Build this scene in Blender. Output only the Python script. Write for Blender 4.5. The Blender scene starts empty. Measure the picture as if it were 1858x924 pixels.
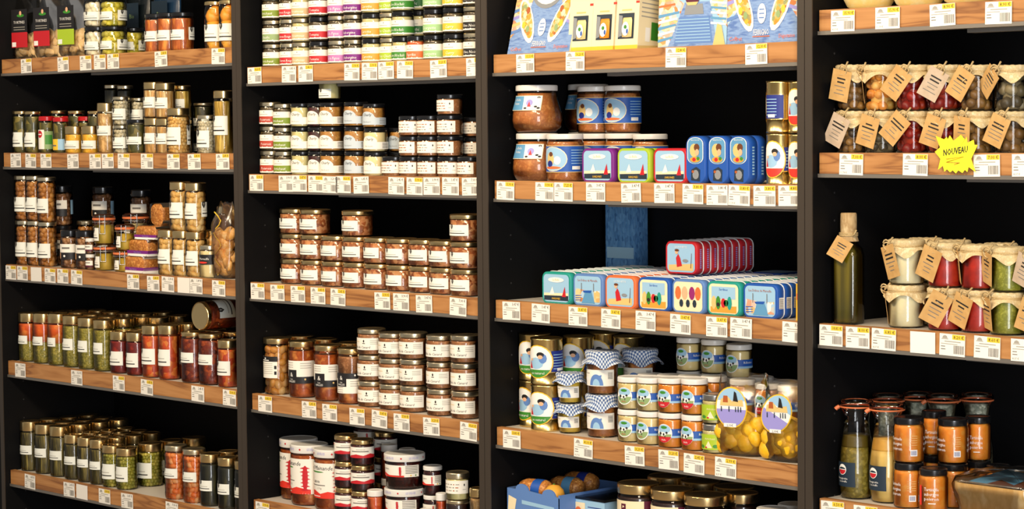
import bpy, math, random
from mathutils import Vector, Matrix
random.seed(7)
S = bpy.context.scene
COL = S.collection
PI = math.pi
# ------------------------------------------------------------------ camera
FPX, YAW, PITCH, ROLL = 4000.0, 0.80452, -0.055873, -0.0085613
CAMZ, CAMD = 1.65, 4.0
cy, sy, cp, sp = math.cos(YAW), math.sin(YAW), math.cos(PITCH), math.sin(PITCH)
FW = Vector((-sy*cp, cy*cp, sp)); RT0 = Vector((cy, sy, 0)); UP0 = RT0.cross(FW)
RT = math.cos(ROLL)*RT0 + math.sin(ROLL)*UP0
UP = -math.sin(ROLL)*RT0 + math.cos(ROLL)*UP0
cam_data = bpy.data.cameras.new('camera'); cam = bpy.data.objects.new('camera', cam_data); COL.objects.link(cam)
M = Matrix(((RT.x, UP.x, -FW.x, 0), (RT.y, UP.y, -FW.y, -CAMD), (RT.z, UP.z, -FW.z, CAMZ), (0, 0, 0, 1)))
cam.matrix_world = M
cam_data.sensor_width = 36; cam_data.sensor_fit = 'HORIZONTAL'; cam_data.lens = FPX/1858*36
cam_data.clip_start = .1; cam_data.clip_end = 60
S.camera = cam
# ------------------------------------------------------------------ world, lamps, exposure
W = bpy.data.worlds.new('shop_ambience'); S.world = W; W.use_nodes = True
W.node_tree.nodes['Background'].inputs[0].default_value = (1.0, .95, .9, 1)
W.node_tree.nodes['Background'].inputs[1].default_value = .26
S.view_settings.view_transform = 'Standard'; S.view_settings.look = 'None'
S.view_settings.gamma = 1; S.view_settings.use_curve_mapping = False
S.view_settings.exposure = 0.0
def area(name, loc, target, sx, sz, power, col):
    d = bpy.data.lights.new(name, 'AREA'); d.shape = 'RECTANGLE'; d.size = sx; d.size_y = sz; d.energy = power; d.color = col
    o = bpy.data.objects.new(name, d); COL.objects.link(o); o.location = loc
    o.rotation_euler = (Vector(target)-Vector(loc)).to_track_quat('-Z', 'Y').to_euler()
    return o
for x, e in ((-6.4, 36), (-5.0, 40), (-3.6, 38), (-2.2, 33)):     # row of ceiling lamps over the aisle
    area('ceiling_lamp_light', (x+.9, -2.1, 2.95), (x, 0, 1.3), 1.0, .3, e, (1, .80, .56))
area('shop_window_daylight', (.75, -3.6, 1.32), (-4.2, 0, 1.25), 1.25, 2.6, 140, (.93, .96, 1.0))   # daylight through the glazed shopfront
# ------------------------------------------------------------------ projection helpers
def x_at(px, Y, Z):
    k = (px-929)/FPX; v0 = Vector((0, Y+CAMD, Z-CAMZ)); a = RT - k*FW
    return -(v0.dot(a))/a.x
def depth(X, Y, Z): return (Vector((X, Y+CAMD, Z-CAMZ))).dot(FW)
# ------------------------------------------------------------------ materials
def lin(h):
    h = h.lstrip('#'); c = [int(h[i:i+2], 16)/255 for i in (0, 2, 4)]
    return tuple(((x+.055)/1.055)**2.4 if x > .04045 else x/12.92 for x in c)+(1,)
MATS = {}
def mat(name, col, rough=.5, metal=0, coat=0, spec=.5, trans=0):
    if name in MATS: return MATS[name]
    m = bpy.data.materials.new(name); m.use_nodes = True; b = m.node_tree.nodes['Principled BSDF']
    b.inputs['Base Color'].default_value = lin(col); b.inputs['Roughness'].default_value = rough
    b.inputs['Metallic'].default_value = metal; b.inputs['Coat Weight'].default_value = coat
    b.inputs['Specular IOR Level'].default_value = spec
    MATS[name] = m; return m
def nodes(m): return m.node_tree.nodes, m.node_tree.links
def brt(h, k):
    """same hue, k times the reflectance"""
    c = lin(h)[:3]; k = min(k, .84/max(c)); c = [x*k for x in c]; return '%02x%02x%02x' % tuple(int(255*(1.055*x**(1/2.4)-.055 if x > .0031 else 12.92*x)+.5) for x in c)
BK = dict(f_redpaste=1.15, f_redpepper=.9, f_tomato=1.1, f_whitebean=1.0, f_garlic=1.1, f_whitepaste=1.5, f_mustard=1.35, f_terrine=1.15, f_pate=1.15, f_soup=1.2, f_oil=1, f_jam=1.1, f_pale=1.1, f_spread=1.15, f_cassoulet=1.25, f_loaf=1.25, f_pea=1.2, f_bean=1.2, f_greenolive=1.3, f_darkolive=1.2, f_custard=1.6, f_cream=1.5, f_yellowsauce=1.6, f_pesto=1.4, f_spreadorange=1.9, f_topsauce=1.4)
def cmat(name, cols, scale=60, stretch=(1, 1, 1), kind='voronoi', rough=.45, bump=.3, coat=0, island=False):
    """mottled food / cloth / paper colours from a voronoi or noise pattern in object space"""
    if name.startswith('f_'): cols = [brt(c, BK.get(name, 1.5)) for c in cols]
    m = mat(name, cols[0], rough, 0, coat); n, l = nodes(m); b = n['Principled BSDF']
    tc = n.new('ShaderNodeTexCoord'); mp = n.new('ShaderNodeMapping'); mp.inputs['Scale'].default_value = stretch
    oi = n.new('ShaderNodeObjectInfo'); ad = n.new('ShaderNodeVectorMath'); ad.operation = 'ADD'
    l.new(tc.outputs['Object'], ad.inputs[0]); l.new(oi.outputs['Random'], ad.inputs[1]); l.new(ad.outputs[0], mp.inputs[0])
    if island:
        g = n.new('ShaderNodeNewGeometry'); fac = g.outputs['Random Per Island']; hgt = None
        t = n.new('ShaderNodeTexNoise'); t.inputs['Scale'].default_value = scale; l.new(mp.outputs[0], t.inputs['Vector']); hgt = t.outputs['Fac']
    elif kind == 'voronoi':
        t = n.new('ShaderNodeTexVoronoi'); t.inputs['Scale'].default_value = scale; l.new(mp.outputs[0], t.inputs['Vector'])
        s = n.new('ShaderNodeSeparateColor'); l.new(t.outputs['Color'], s.inputs[0]); fac = s.outputs[0]; hgt = t.outputs['Distance']
    else:
        t = n.new('ShaderNodeTexNoise'); t.inputs['Scale'].default_value = scale; t.inputs['Detail'].default_value = 4
        l.new(mp.outputs[0], t.inputs['Vector']); fac = t.outputs['Fac']; hgt = t.outputs['Fac']
    r = n.new('ShaderNodeValToRGB'); e = r.color_ramp.elements; lo, hi = (.33, .67) if (kind == 'noise' and not island) else (0, 1)
    e[0].position = lo; e[0].color = lin(cols[0]); e[1].position = hi; e[1].color = lin(cols[-1])
    for i, c in enumerate(cols[1:-1]):
        x = e.new(lo+(hi-lo)*(i+1)/(len(cols)-1)); x.color = lin(c)
    l.new(fac, r.inputs[0]); l.new(r.outputs[0], b.inputs['Base Color'])
    if bump:
        bp = n.new('ShaderNodeBump'); bp.inputs['Strength'].default_value = bump; bp.inputs['Distance'].default_value = .004
        bp.invert = (kind == 'voronoi' and not island); l.new(hgt, bp.inputs['Height']); l.new(bp.outputs[0], b.inputs['Normal'])
    return m
def glassmat(name, tint=(.985, .99, .985, 1), rough=.03, boost=1.0, base=0.0):
    m = bpy.data.materials.new(name); m.use_nodes = True; n, l = nodes(m); n.remove(n['Principled BSDF'])
    t = n.new('ShaderNodeBsdfTransparent'); t.inputs[0].default_value = tint
    g = n.new('ShaderNodeBsdfGlossy'); g.inputs['Roughness'].default_value = rough
    f = n.new('ShaderNodeFresnel'); f.inputs[0].default_value = 1.5; ma = n.new('ShaderNodeMath'); ma.operation = 'MULTIPLY_ADD'
    ma.inputs[1].default_value = boost; ma.inputs[2].default_value = base; ma.use_clamp = True; l.new(f.outputs[0], ma.inputs[0])
    x = n.new('ShaderNodeMixShader'); l.new(ma.outputs[0], x.inputs[0]); l.new(t.outputs[0], x.inputs[1]); l.new(g.outputs[0], x.inputs[2])
    l.new(x.outputs[0], n['Material Output'].inputs[0]); MATS[name] = m; return m
glassmat('glass'); glassmat('film', (.97, .97, .96, 1), .16, 1.0, .025)
def woodmat(name, c1, c2, c3):
    m = mat(name, c1, .5); n, l = nodes(m); b = n['Principled BSDF']
    tc = n.new('ShaderNodeTexCoord'); mp = n.new('ShaderNodeMapping'); mp.inputs['Scale'].default_value = (1.5, 9, 18)
    oi = n.new('ShaderNodeObjectInfo'); ad = n.new('ShaderNodeVectorMath'); ad.operation = 'MULTIPLY_ADD'; ad.inputs[1].default_value = (1, 1, 1)
    mu = n.new('ShaderNodeMath'); mu.operation = 'MULTIPLY'; mu.inputs[1].default_value = 17.3; l.new(oi.outputs['Random'], mu.inputs[0])
    l.new(tc.outputs['Object'], ad.inputs[0]); l.new(mu.outputs[0], ad.inputs[2]); l.new(ad.outputs[0], mp.inputs[0])
    w = n.new('ShaderNodeTexNoise'); w.inputs['Scale'].default_value = 1.6; w.inputs['Detail'].default_value = 3; w.inputs['Distortion'].default_value = .6; l.new(mp.outputs[0], w.inputs['Vector'])
    k = n.new('ShaderNodeMath'); k.operation = 'MULTIPLY'; k.inputs[1].default_value = 7; l.new(w.outputs['Fac'], k.inputs[0])
    fr = n.new('ShaderNodeMath'); fr.operation = 'PINGPONG'; fr.inputs[1].default_value = 1; l.new(k.outputs[0], fr.inputs[0])
    r = n.new('ShaderNodeValToRGB'); e = r.color_ramp.elements; e[0].color = lin(c3); e[0].position = 0; e[1].color = lin(c1); e[1].position = 1
    x = e.new(.3); x.color = lin(c2); l.new(fr.outputs[0], r.inputs[0]); l.new(r.outputs[0], b.inputs['Base Color'])
    return m
woodmat('rail_wood', 'c08a54', 'ae7844', '8b5a32')
mat('paper', 'f4f1e6', .6); mat('paper_cool', 'eef2ea', .6); mat('tag_card', 'f6f3ea', .55); mat('ink', '24211f', .6); mat('ink_grey', '77736d', .6); mat('ink_soft', 'a8a49a', .6)
mat('price_yellow', 'f4cf3c', .55)
mat('gold_lid', 'f2d396', .24, 1); mat('gold_can', 'f0d28a', .25, 1); mat('gold_pale', 'efe2c0', .28, 1); mat('silver_lid', 'c9c9c4', .28, 1)
mat('black_lid', '121316', .25, 0, .3); mat('white_lid', 'eceae4', .35, 0, .2); mat('red_lid', 'b8141c', .3, 0, .4); mat('rubber_orange', 'e07a48', .5)
mat('panel_black', '08080a', .6, 0, 0, .2); mat('upright_brown', '3a322a', .5); mat('metal_grey', '8c867e', .45, .6); mat('shelf_board', 'cfc8bd', .5)
mat('peg_dark', '2c2c2e', .5); mat('steel_wire', 'd0d0d0', .25, 1); mat('rim_white', 'e8ecee', .35)
for nme, c in dict(red='c5202a', brick='b8402e', olive='7d9426', sage='8faa72', tan='d9b98a', pink='c279b8', purple='7a2286', orange='eda03c', lime='a9c62e', green='3c8a2c',
                   dkgreen='1f6a34', coral='e8713c', ltgreen='9fcb8c', yellow='f3c637', black='1c1b1d', blue='1d56b0', navy='1d2f86', sky='9cc6e4', cream='f3e4bd', shade='c6d2da', skin='e8b48c', maroon='5a1432',
                   teal='1f9a8c', rust='b05a28', slate='1f3040', magenta='96266e', gblue='5f86c4', sea='5c9ac6', grey='8a8f94', sand='e3c27c', lilac='9a94d8', white='f4f3ee', brown='6b3c1e', hot='e2382a').items():
    mat('p_'+nme, c, .5)
# ------------------------------------------------------------------ mesh builder
class MB:
    def __init__(s): s.v = []; s.f = []; s.m = []; s.sm = []; s.names = []; s.uv = None
    def mi(s, name):
        if name not in s.names: s.names.append(name)
        return s.names.index(name)
    def add(s, vs, fs, mname, smooth=False):
        o = len(s.v); k = s.mi(mname); s.v += [tuple(v) for v in vs]
        for f in fs: s.f.append([i+o for i in f]); s.m.append(k); s.sm.append(smooth)
    def mesh(s, name):
        me = bpy.data.meshes.new(name); me.from_pydata(s.v, [], s.f)
        for n in s.names: me.materials.append(MATS[n])
        me.polygons.foreach_set('material_index', s.m); me.polygons.foreach_set('use_smooth', s.sm)
        if s.uv:
            u = me.uv_layers.new(name='UVMap')
            for lp in me.loops: u.data[lp.index].uv = s.uv[lp.vertex_index]
        me.update(); return me
    def box(s, x0, x1, y0, y1, z0, z1, m):
        v = [(x, y, z) for x in (x0, x1) for y in (y0, y1) for z in (z0, z1)]
        s.add(v, [(0, 1, 3, 2), (4, 6, 7, 5), (0, 4, 5, 1), (2, 3, 7, 6), (0, 2, 6, 4), (1, 5, 7, 3)], m)
    def lathe(s, segs, m, n=28, c=(0, 0, 0)):
        for seg in segs:
            vs = []; fs = []
            for (r, z) in seg:
                for i in range(n):
                    a = 2*PI*i/n; vs.append((c[0]+r*math.sin(a), c[1]-r*math.cos(a), c[2]+z))
            for j in range(len(seg)-1):
                for i in range(n):
                    k = (i+1) % n; fs.append((j*n+i, j*n+k, (j+1)*n+k, (j+1)*n+i))
            s.add(vs, fs, m, True)
    def wrap(s, rf, az, pts, faces, m, off=.0004):
        """2D points (arc metres, z) laid on the body of revolution rf(z), az = azimuth of x=0 (0 = facing the aisle)"""
        vs = []
        for (x, z) in pts:
            r = rf(z)+off; a = az+x/max(rf(z), .005); vs.append((r*math.sin(a), -r*math.cos(a), z))
        s.add(vs, faces, m, True)
    def wrect(s, rf, az, x0, x1, z0, z1, m, off=.0004, nz=1):
        n = max(1, int(abs(x1-x0)/(rf((z0+z1)/2)*.16))+1); pts = []; fs = []
        for j in range(nz+1):
            for i in range(n+1): pts.append((x0+(x1-x0)*i/n, z0+(z1-z0)*j/nz))
        for j in range(nz):
            for i in range(n): a = j*(n+1)+i; fs.append((a, a+1, a+n+2, a+n+1))
        s.wrap(rf, az, pts, fs, m, off)
    def wpoly(s, rf, az, pts, m, off=.0006):
        """star-shaped outline laid on the body, subdivided so that it follows the curve"""
        c = (sum(p[0] for p in pts)/len(pts), sum(p[1] for p in pts)/len(pts)); r = max(rf(c[1]), .005); st = r*.16; P = []
        for a, b in zip(pts, list(pts[1:])+[pts[0]]):
            k = max(1, int(abs(b[0]-a[0])/st)+1); P += [(a[0]+(b[0]-a[0])*i/k, a[1]+(b[1]-a[1])*i/k) for i in range(k)]
        n = len(P); q = max(1, int(max(abs(p[0]-c[0]) for p in P)/st)+1); V = [c]; F = [(0, i+1, (i+1) % n+1) for i in range(n)]
        for j in range(1, q+1): V += [(c[0]+(p[0]-c[0])*j/q, c[1]+(p[1]-c[1])*j/q) for p in P]
        for j in range(q-1): F += [(1+j*n+i, 1+(j+1)*n+i, 1+(j+1)*n+(i+1) % n, 1+j*n+(i+1) % n) for i in range(n)]
        s.wrap(rf, az, V, F, m, off)
    def tube(s, path, r, m, n=6, closed=False):
        P = [Vector(p) for p in path]; vs = []; fs = []; N = len(P)
        for i, p in enumerate(P):
            if closed: t = P[(i+1) % N]-P[i-1]
            else: t = P[min(i+1, N-1)]-P[max(i-1, 0)]
            t.normalize(); a = t.orthogonal().normalized() if abs(t.z) > .95 else t.cross(Vector((0, 0, 1))).normalized(); b = t.cross(a)
            for k in range(n):
                q = 2*PI*k/n; vs.append(p+a*r*math.cos(q)+b*r*math.sin(q))
        for i in range(N if closed else N-1):
            j = (i+1) % N
            for k in range(n): fs.append((i*n+k, i*n+(k+1) % n, j*n+(k+1) % n, j*n+k))
        s.add(vs, fs, m, True)
    def blob(s, c, rad, m, rot=None, jit=0, rnd=random):
        """low-poly ellipsoid"""
        vs, fs = ICO; out = []
        R3 = rot or Matrix.Identity(3)
        for v in vs:
            k = 1+rnd.uniform(-jit, jit); out.append(Vector(c)+R3 @ Vector((v[0]*rad[0]*k, v[1]*rad[1]*k, v[2]*rad[2]*k)))
        s.add(out, fs, m, True)
def ico1():
    t = (1+5**.5)/2; v = [Vector(p).normalized() for p in ((-1, t, 0), (1, t, 0), (-1, -t, 0), (1, -t, 0), (0, -1, t), (0, 1, t), (0, -1, -t), (0, 1, -t), (t, 0, -1), (t, 0, 1), (-t, 0, -1), (-t, 0, 1))]
    f = [(0, 11, 5), (0, 5, 1), (0, 1, 7), (0, 7, 10), (0, 10, 11), (1, 5, 9), (5, 11, 4), (11, 10, 2), (10, 7, 6), (7, 1, 8), (3, 9, 4), (3, 4, 2), (3, 2, 6), (3, 6, 8), (3, 8, 9), (4, 9, 5), (2, 4, 11), (6, 2, 10), (8, 6, 7), (9, 8, 1)]
    mid = {}; nf = []
    def g(a, b):
        k = (min(a, b), max(a, b))
        if k not in mid: v.append(((v[a]+v[b])/2).normalized()); mid[k] = len(v)-1
        return mid[k]
    for a, b, c in f:
        x, y, z = g(a, b), g(b, c), g(c, a); nf += [(a, x, z), (b, y, x), (c, z, y), (x, y, z)]
    return [tuple(p) for p in v], nf
ICO = ico1()
TXT = {}
def text2d(s, bold=0):
    """filled text outline as 2D vertices and faces, cap height 1, starting at x = 0"""
    if (s, bold) not in TXT:
        c = bpy.data.curves.new('t', 'FONT'); c.body = s; c.size = 1.4; c.resolution_u = 1; c.fill_mode = 'FRONT'; c.offset = bold
        o = bpy.data.objects.new('t', c); COL.objects.link(o); bpy.context.view_layer.update()
        me = bpy.data.meshes.new_from_object(o.evaluated_get(bpy.context.evaluated_depsgraph_get()))
        vs = [(v.co.x, v.co.y) for v in me.vertices]; fs = [tuple(p.vertices) for p in me.polygons]
        w = max([v[0] for v in vs] or [1]); TXT[s, bold] = (vs, fs, w)
        bpy.data.objects.remove(o); bpy.data.curves.remove(c); bpy.data.meshes.remove(me)
    return TXT[s, bold]
def wtext(mb, rf, az, s, x, z, h, m, off=.0008, maxw=None, slant=0, left=False):
    vs, fs, w = text2d(s); k = h
    kx = min(k, maxw/w) if maxw else k
    x0 = x if left else x-w*kx/2
    mb.wrap(rf, az, [(x0+v[0]*kx+slant*v[1]*k, z+v[1]*k) for v in vs], fs, m, off)
def flat(s): return lambda z: 1e6
def ftext(mb, s, x, y, z, h, m, maxw=None, slant=0, left=False, rot=0, bold=0):
    """text on a plane facing -Y at depth y"""
    vs, fs, w = text2d(s, bold); kx = min(h, maxw/w) if maxw else h; x0 = 0 if left else -w*kx/2
    cr, sr = math.cos(rot), math.sin(rot); o = []
    for v in vs:
        a = x0+v[0]*kx+slant*v[1]*h; b = v[1]*h; o.append((x+a*cr-b*sr, y, z+a*sr+b*cr))
    mb.add(o, fs, m)
def fpoly(mb, pts, y, m):
    n = len(pts); c = (sum(p[0] for p in pts)/n, sum(p[1] for p in pts)/n)
    mb.add([(c[0], y, c[1])]+[(p[0], y, p[1]) for p in pts], [(0, i+1, (i+1) % n+1) for i in range(n)], m)
def ell(cx, cz, rx, rz, n=20, a0=0, a1=2*PI, tilt=0):
    e = 0 if a1-a0 > 6.28 else 1; o = []
    for i in range(n+e):
        a = a0+(a1-a0)*i/n; x = rx*math.cos(a); z = rz*math.sin(a); o.append((cx+x*math.cos(tilt)-z*math.sin(tilt), cz+x*math.sin(tilt)+z*math.cos(tilt)))
    return o
# ------------------------------------------------------------------ scene objects
def part(name, me, parent, kind=None, label=None):
    o = bpy.data.objects.new(name, me); COL.objects.link(o); o.parent = parent
    if kind: o['kind'] = kind
    if label: o['label'] = label
    return o
ITEMS = []
def thing(name, cat, desc, loc, rz=0, shelf=None, layer='', row=0, rot=None, full=None, me=None):
    o = bpy.data.objects.new(name, me); COL.objects.link(o); o.location = loc; o.rotation_euler = rot or (0, 0, rz)
    o['category'] = cat
    ITEMS.append((o, desc, layer, row, shelf, full)); return o
# ------------------------------------------------------------------ shelving bays
BAYN = dict(A='leftmost bay', B='second bay', C='third bay', D='rightmost bay')
ORD = ['first', 'second', 'third', 'fourth', 'fifth', 'sixth', 'seventh', 'eighth', 'ninth', 'tenth', 'eleventh', 'twelfth', 'thirteenth', 'fourteenth', 'fifteenth']
SHN = {1: 'top shelf', 2: 'second shelf', 3: 'third shelf', 4: 'fourth shelf', 5: 'bottom shelf'}
Z = {k: v+CAMZ for k, v in dict(A1=.260, A2=-.059, A3=-.443, A4=-.776, A5=-1.156, B1=.197, B2=-.121, B3=-.444, B4=-.779, B5=-1.10,
     C1=.201, C2=-.129, C3=-.445, C4=-.783, C5=-1.075, D1=.269, D2=-.055, D3=-.446, D4=-.85).items()}
BX = dict(A=(-6.672, -5.331), B=(-5.289, -4.266), C=(-4.223, -3.188), D=(-3.145, -2.11))
DEPTH, FRONT, TOPZ = .43, -.022, 2.42
def single(name, f, parent=None):
    mb = MB(); f(mb); me = mb.mesh(name); o = bpy.data.objects.new(name, me); COL.objects.link(o)
    if parent: o.parent = parent
    return o
fl = single('floor', lambda b: b.box(-8, 0, -5, 1, -.05, 0, 'floor_tile') if MATS.get('floor_tile') or mat('floor_tile', '8d857c', .4) else 0); fl['kind'] = 'structure'; fl['label'] = 'grey tiled shop floor in front of the shelves'; fl['category'] = 'floor'
wl = single('wall_back', lambda b: b.box(-8, 0, DEPTH+.03, DEPTH+.1, 0, 2.7, 'panel_black')); wl['kind'] = 'structure'; wl['label'] = 'dark shop wall behind the shelving bays'; wl['category'] = 'wall'
BAYD = dict(A='wide black shelving bay with wooden front rails at the left end', B='black shelving bay with wooden rails, second from the left',
            C='black shelving bay with wooden rails, third from the left', D='black shelving bay with wooden rails at the right end')
SH = dict(A=5, B=5, C=5, D=4)
for b in 'ABCD':
    x0, x1 = BX[b]; w = x1-x0
    root = bpy.data.objects.new('shelving_bay', None); COL.objects.link(root); root.location = (x0, 0, 0); root['label'] = BAYD[b]; root['category'] = 'shelving'
    single('back_panel', lambda m: m.box(0, w, DEPTH, DEPTH+.02, 0, TOPZ, 'panel_black'), root)
    for sx in ((-.0205, 0), (w, w+.0205)):
        def side(m):
            m.box(sx[0], sx[1], FRONT+.003, DEPTH+.02, 0, TOPZ, 'panel_black'); m.box(sx[0], sx[1], FRONT, FRONT+.003, 0, TOPZ, 'upright_brown')
        sd = single('side_panel', side, root)
        inner = sx[1]+.0002 if sx[0] < 0 else sx[0]-.0002
        if sx[0] < 0:
            def pins(m):
                for k in range(34):
                    z = .35+k*.064
                    m.lathe([[(0, -.002), (.0025, -.002), (.0025, .002), (0, .002)]], 'peg_dark', 8, (0, .06, z))
            def pin2(m):
                t = MB(); pins(t)
                vs = [(inner+(v[2]-round((v[2]-.35)/.064)*.064-.35)*.3, v[1], round((v[2]-.35)/.064)*.064+.35+v[0]) for v in t.v]
                m.add(vs, t.f, 'peg_dark')
            pn = single('peg_hole', pin2, sd); pn['kind'] = 'stuff'
    single('top_panel', lambda m: m.box(0, w, FRONT, DEPTH, TOPZ-.02, TOPZ, 'panel_black'), root)
    single('plinth', lambda m: m.box(0, w, .0, .02, 0, .12, 'panel_black'), root)
    for i in range(1, SH[b]+1):
        z = Z[b+str(i)]
        s = single('shelf', lambda m: m.box(.001, w-.001, .019, DEPTH-.001, -.023, -.003, 'shelf_board'), root); s.location.z = z
        def rail(m):
            g = .004; h = .0475
            m.box(g, w-g, 0, .018, -h, 0, 'rail_wood')
        rl = single('wooden_rail', rail, s); rl['label'] = 'varnished wooden front rail'
        def strip(m):
            m.box(.001, w-.001, -.0025, .03, -.0565, -.0478, 'metal_grey'); m.box(.001, w-.001, .0195, .03, -.0478, -.0235, 'metal_grey')
        single('metal_strip', strip, s)
        single('underside_bar', lambda m: m.box(w*.36, w-.002, .045, .075, -.064, -.0235, 'metal_grey'), s)
# ------------------------------------------------------------------ price tags on the rails
def tag_mesh(price, yellow, k):
    mb = MB(); w, h = .066, .0475
    mb.box(-w/2, w/2, -.0008, 0, -h, 0, 'tag_card'); y = -.001
    def q(x0, x1, z0, z1, m, yy=y): mb.add([(x0, yy, z0), (x1, yy, z0), (x1, yy, z1), (x0, yy, z1)], [(0, 1, 2, 3)], m)
    if price is None: return mb.mesh('price_tag')
    fpoly(mb, [(-.026, -.010), (-.024, -.005), (-.019, -.003), (-.014, -.005), (-.012, -.010)], y, 'ink_soft'); q(-.028, -.010, -.012, -.0105, 'ink_soft')
    if yellow: q(.000, .0325, -.0115, -.0008, 'price_yellow')
    ftext(mb, price, .0165, y-.0002, -.0098, .0072, 'ink', maxw=.027)
    q(-.02, .022, -.0175, -.0155, 'ink_soft'); q(-.029, .004+.01*(k % 2), -.0225, -.021, 'ink_soft'); q(-.029, -.018, -.0285, -.0267, 'ink_grey'); q(-.029, -.017, -.0345, -.0327, 'ink_grey')
    if k % 3: ftext(mb, '%d,%02d €' % (5+k*3, (k*37) % 100), -.021, y, -.0445, .0045, 'ink_grey', maxw=.02)
    r = random.Random(k); x = .004
    while x < .0285:
        ww = r.choice((.0009, .0014, .0019)); q(x, x+ww, -.0425, -.024, 'ink_grey'); x += ww+r.choice((.0008, .0012))
    return mb.mesh('price_tag')
TM = {}
PR = ['3,20 €', '2,45 €', '3,47 €', '4,60 €', '5,90 €', '7,00 €', '6,85 €', '3,90 €']
def tags(sh, x0, sc, lefts, yellow, prices=None, blank=()):
    """lefts: pixel positions (zoomed) of the tags' left edges along the rail"""
    n = len(lefts)
    for i, zx in enumerate(lefts):
        X = x_at(x0+zx/sc, -.003, Z[sh])+.033
        p = None if i in blank else (prices[i] if prices else PR[(i*3+ord(sh[0])+int(sh[1])) % 8]); ye = bool(yellow[i]) and p is not None
        key = (p, ye, (i+int(sh[1])) % 4)
        if key not in TM: TM[key] = tag_mesh(*key)
        x1 = BX[sh[0]][1]-.034
        o = bpy.data.objects.new('price_tag', TM[key]); COL.objects.link(o); o.location = (min(X, x1+.02), -.0028, Z[sh]-.0015-random.uniform(0, .002)); o.rotation_euler = (0, random.uniform(-.03, .03), 0)
        look = 'blank white' if p is None else ('white and yellow' if ye else 'all white')
        ordn = 'leftmost' if i == 0 else ('rightmost' if i == n-1 else ORD[i]+' from left')
        o['label'] = '%s price tag, %s of %d tags, %s rail of %s' % (look, ordn, n, SHN[int(sh[1])].replace(' shelf', ''), BAYN[sh[0]])
        o['category'] = 'price tag'; o['group'] = 'price tags on the wooden rails'
tags('A1', 0, 4.223, [160, 440, 612, 720, 822, 1185, 1622], [1]*7)
tags('A2', 0, 4.223, [80, 195, 310, 515, 685, 780, 903, 1080, 1280, 1438, 1655], [0, 1, 1, 0, 1, 1, 1, 1, 1, 1, 1])
tags('A3', 0, 3.85, [40, 120, 215, 312, 400, 497, 888, 1027, 1130, 1240, 1325, 1482], [1, 1, 0, 1, 1, 1, 1, 1, 0, 0, 0, 1], blank=(2, 9))
tags('A4', 0, 4.223, [115, 545, 865, 1080, 1467, 1708], [0, 0, 1, 1, 0, 1])
tags('A5', 0, 4.223, [190, 487, 585, 757, 928, 1270], [0, 0, 0, 1, 0, 0], blank=(2,))
tags('B1', 430, 4.129, [80, 337, 460, 805, 937, 1058, 1200, 1447, 1717], [1, 0, 1, 1, 1, 1, 1, 1, 1])
tags('B2', 430, 4.129, [95, 312, 415, 535, 643, 740, 872, 1135, 1272, 1397, 1538, 1685], [1, 0, 1, 1, 0, 1, 0, 0, 1, 0, 0, 0])
tags('B3', 430, 4.129, [103, 250, 402, 552, 702, 1030, 1170, 1340, 1595], [1, 1, 1, 1, 1, 1, 0, 0, 0])
tags('B4', 430, 3.553, [137, 418, 550, 725, 870, 1010, 1200, 1440], [1]*8)
tags('B5', 430, 4.129, [140], [1])
tags('C1', 860, 2.997, [230, 500, 1043, 1475], [1]*4, ['15,55 €', '16,20 €', '12,80 €', '12,30 €'])
tags('C2', 860, 2.997, [125, 335, 437, 610, 800, 980, 1135, 1265, 1385, 1520, 1655], [1, 1, 1, 0, 0, 0, 1, 0, 1, 1, 1], ['15,90 €', '9,90 €', '7,25 €', '3,47 €', '3,47 €', '3,47 €', '3,80 €', '3,80 €', '3,80 €', '3,80 €', '4,80 €'])
tags('C3', 860, 2.997, [155, 315, 515, 693, 880, 1068, 1263, 1395, 1678], [0, 0, 1, 1, 0, 1, 1, 0, 0], ['3,47 €']*9)
tags('C4', 860, 2.997, [158, 545, 820, 1003, 1142, 1312], [1]*6, ['3,40 €', '4,10 €', '3,20 €', '3,20 €', '2,45 €', '2,99 €'])
tags('D1', 1440, 4.445, [303, 660, 1097, 1547], [1]*4, ['15,90 €', '15,90 €', '8,90 €', '8,90 €'])
tags('D2', 1440, 3.849, [322, 765, 1257, 1525], [1]*4, ['7,00 €', '8,00 €', '7,00 €', '7,00 €'])
tags('D3', 1440, 3.079, [145, 292, 438, 652, 817, 1010, 1215], [1, 1, 1, 0, 1, 1, 1], ['18,85 €', '8,00 €', '6,85 €', '', '8,20 €', '8,60 €', '8,60 €'], blank=(3,))
tags('D4', 1440, 4.124, [205, 450], [1, 1], ['6,50 €', '6,50 €'])
# ------------------------------------------------------------------ food colours
cmat('f_garlic', ['d8cfae', 'e9e2c8', 'b5a888'], 90, bump=.2, island=True)
cmat('f_olive', ['c9b53a', 'a9a22c', 'd8c860', '8a8a26'], 80, bump=.2, island=True)
cmat('f_sausage', ['b5651e', '8a3f12', 'd08a3a'], 45, (1, 1, .35), 'noise')
cmat('f_mandarin', ['e8a02c', 'f0b347', 'd98a1c'], 60, bump=.2, island=True)
cmat('f_darkolive', ['57521f', '3a3a18', '8a7a35'], 55, (1, 1, .8), 'voronoi')
cmat('f_corn', ['e0a820', 'f2c643', 'c98f18'], 130)
cmat('f_beige', ['c4a06a', '94723e', 'e0c898'], 70, (1, 1, .6), 'noise')
cmat('f_whitebean', ['d9d1b8', 'c2b795', 'e6e0cc'], 95, bump=.2, island=True)
cmat('f_asparagus', ['c29858', '8e6a34', 'e4cc96'], 120, (1, 1, .12), 'noise', bump=.6)
cmat('f_yellowasp', ['b8963c', '80651e', 'd8bc66'], 120, (1, 1, .12), 'noise', bump=.6)
cmat('f_walnut', ['a8712c', '7d4d1c', 'c9924a'], 90, bump=.4, island=True)
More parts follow.
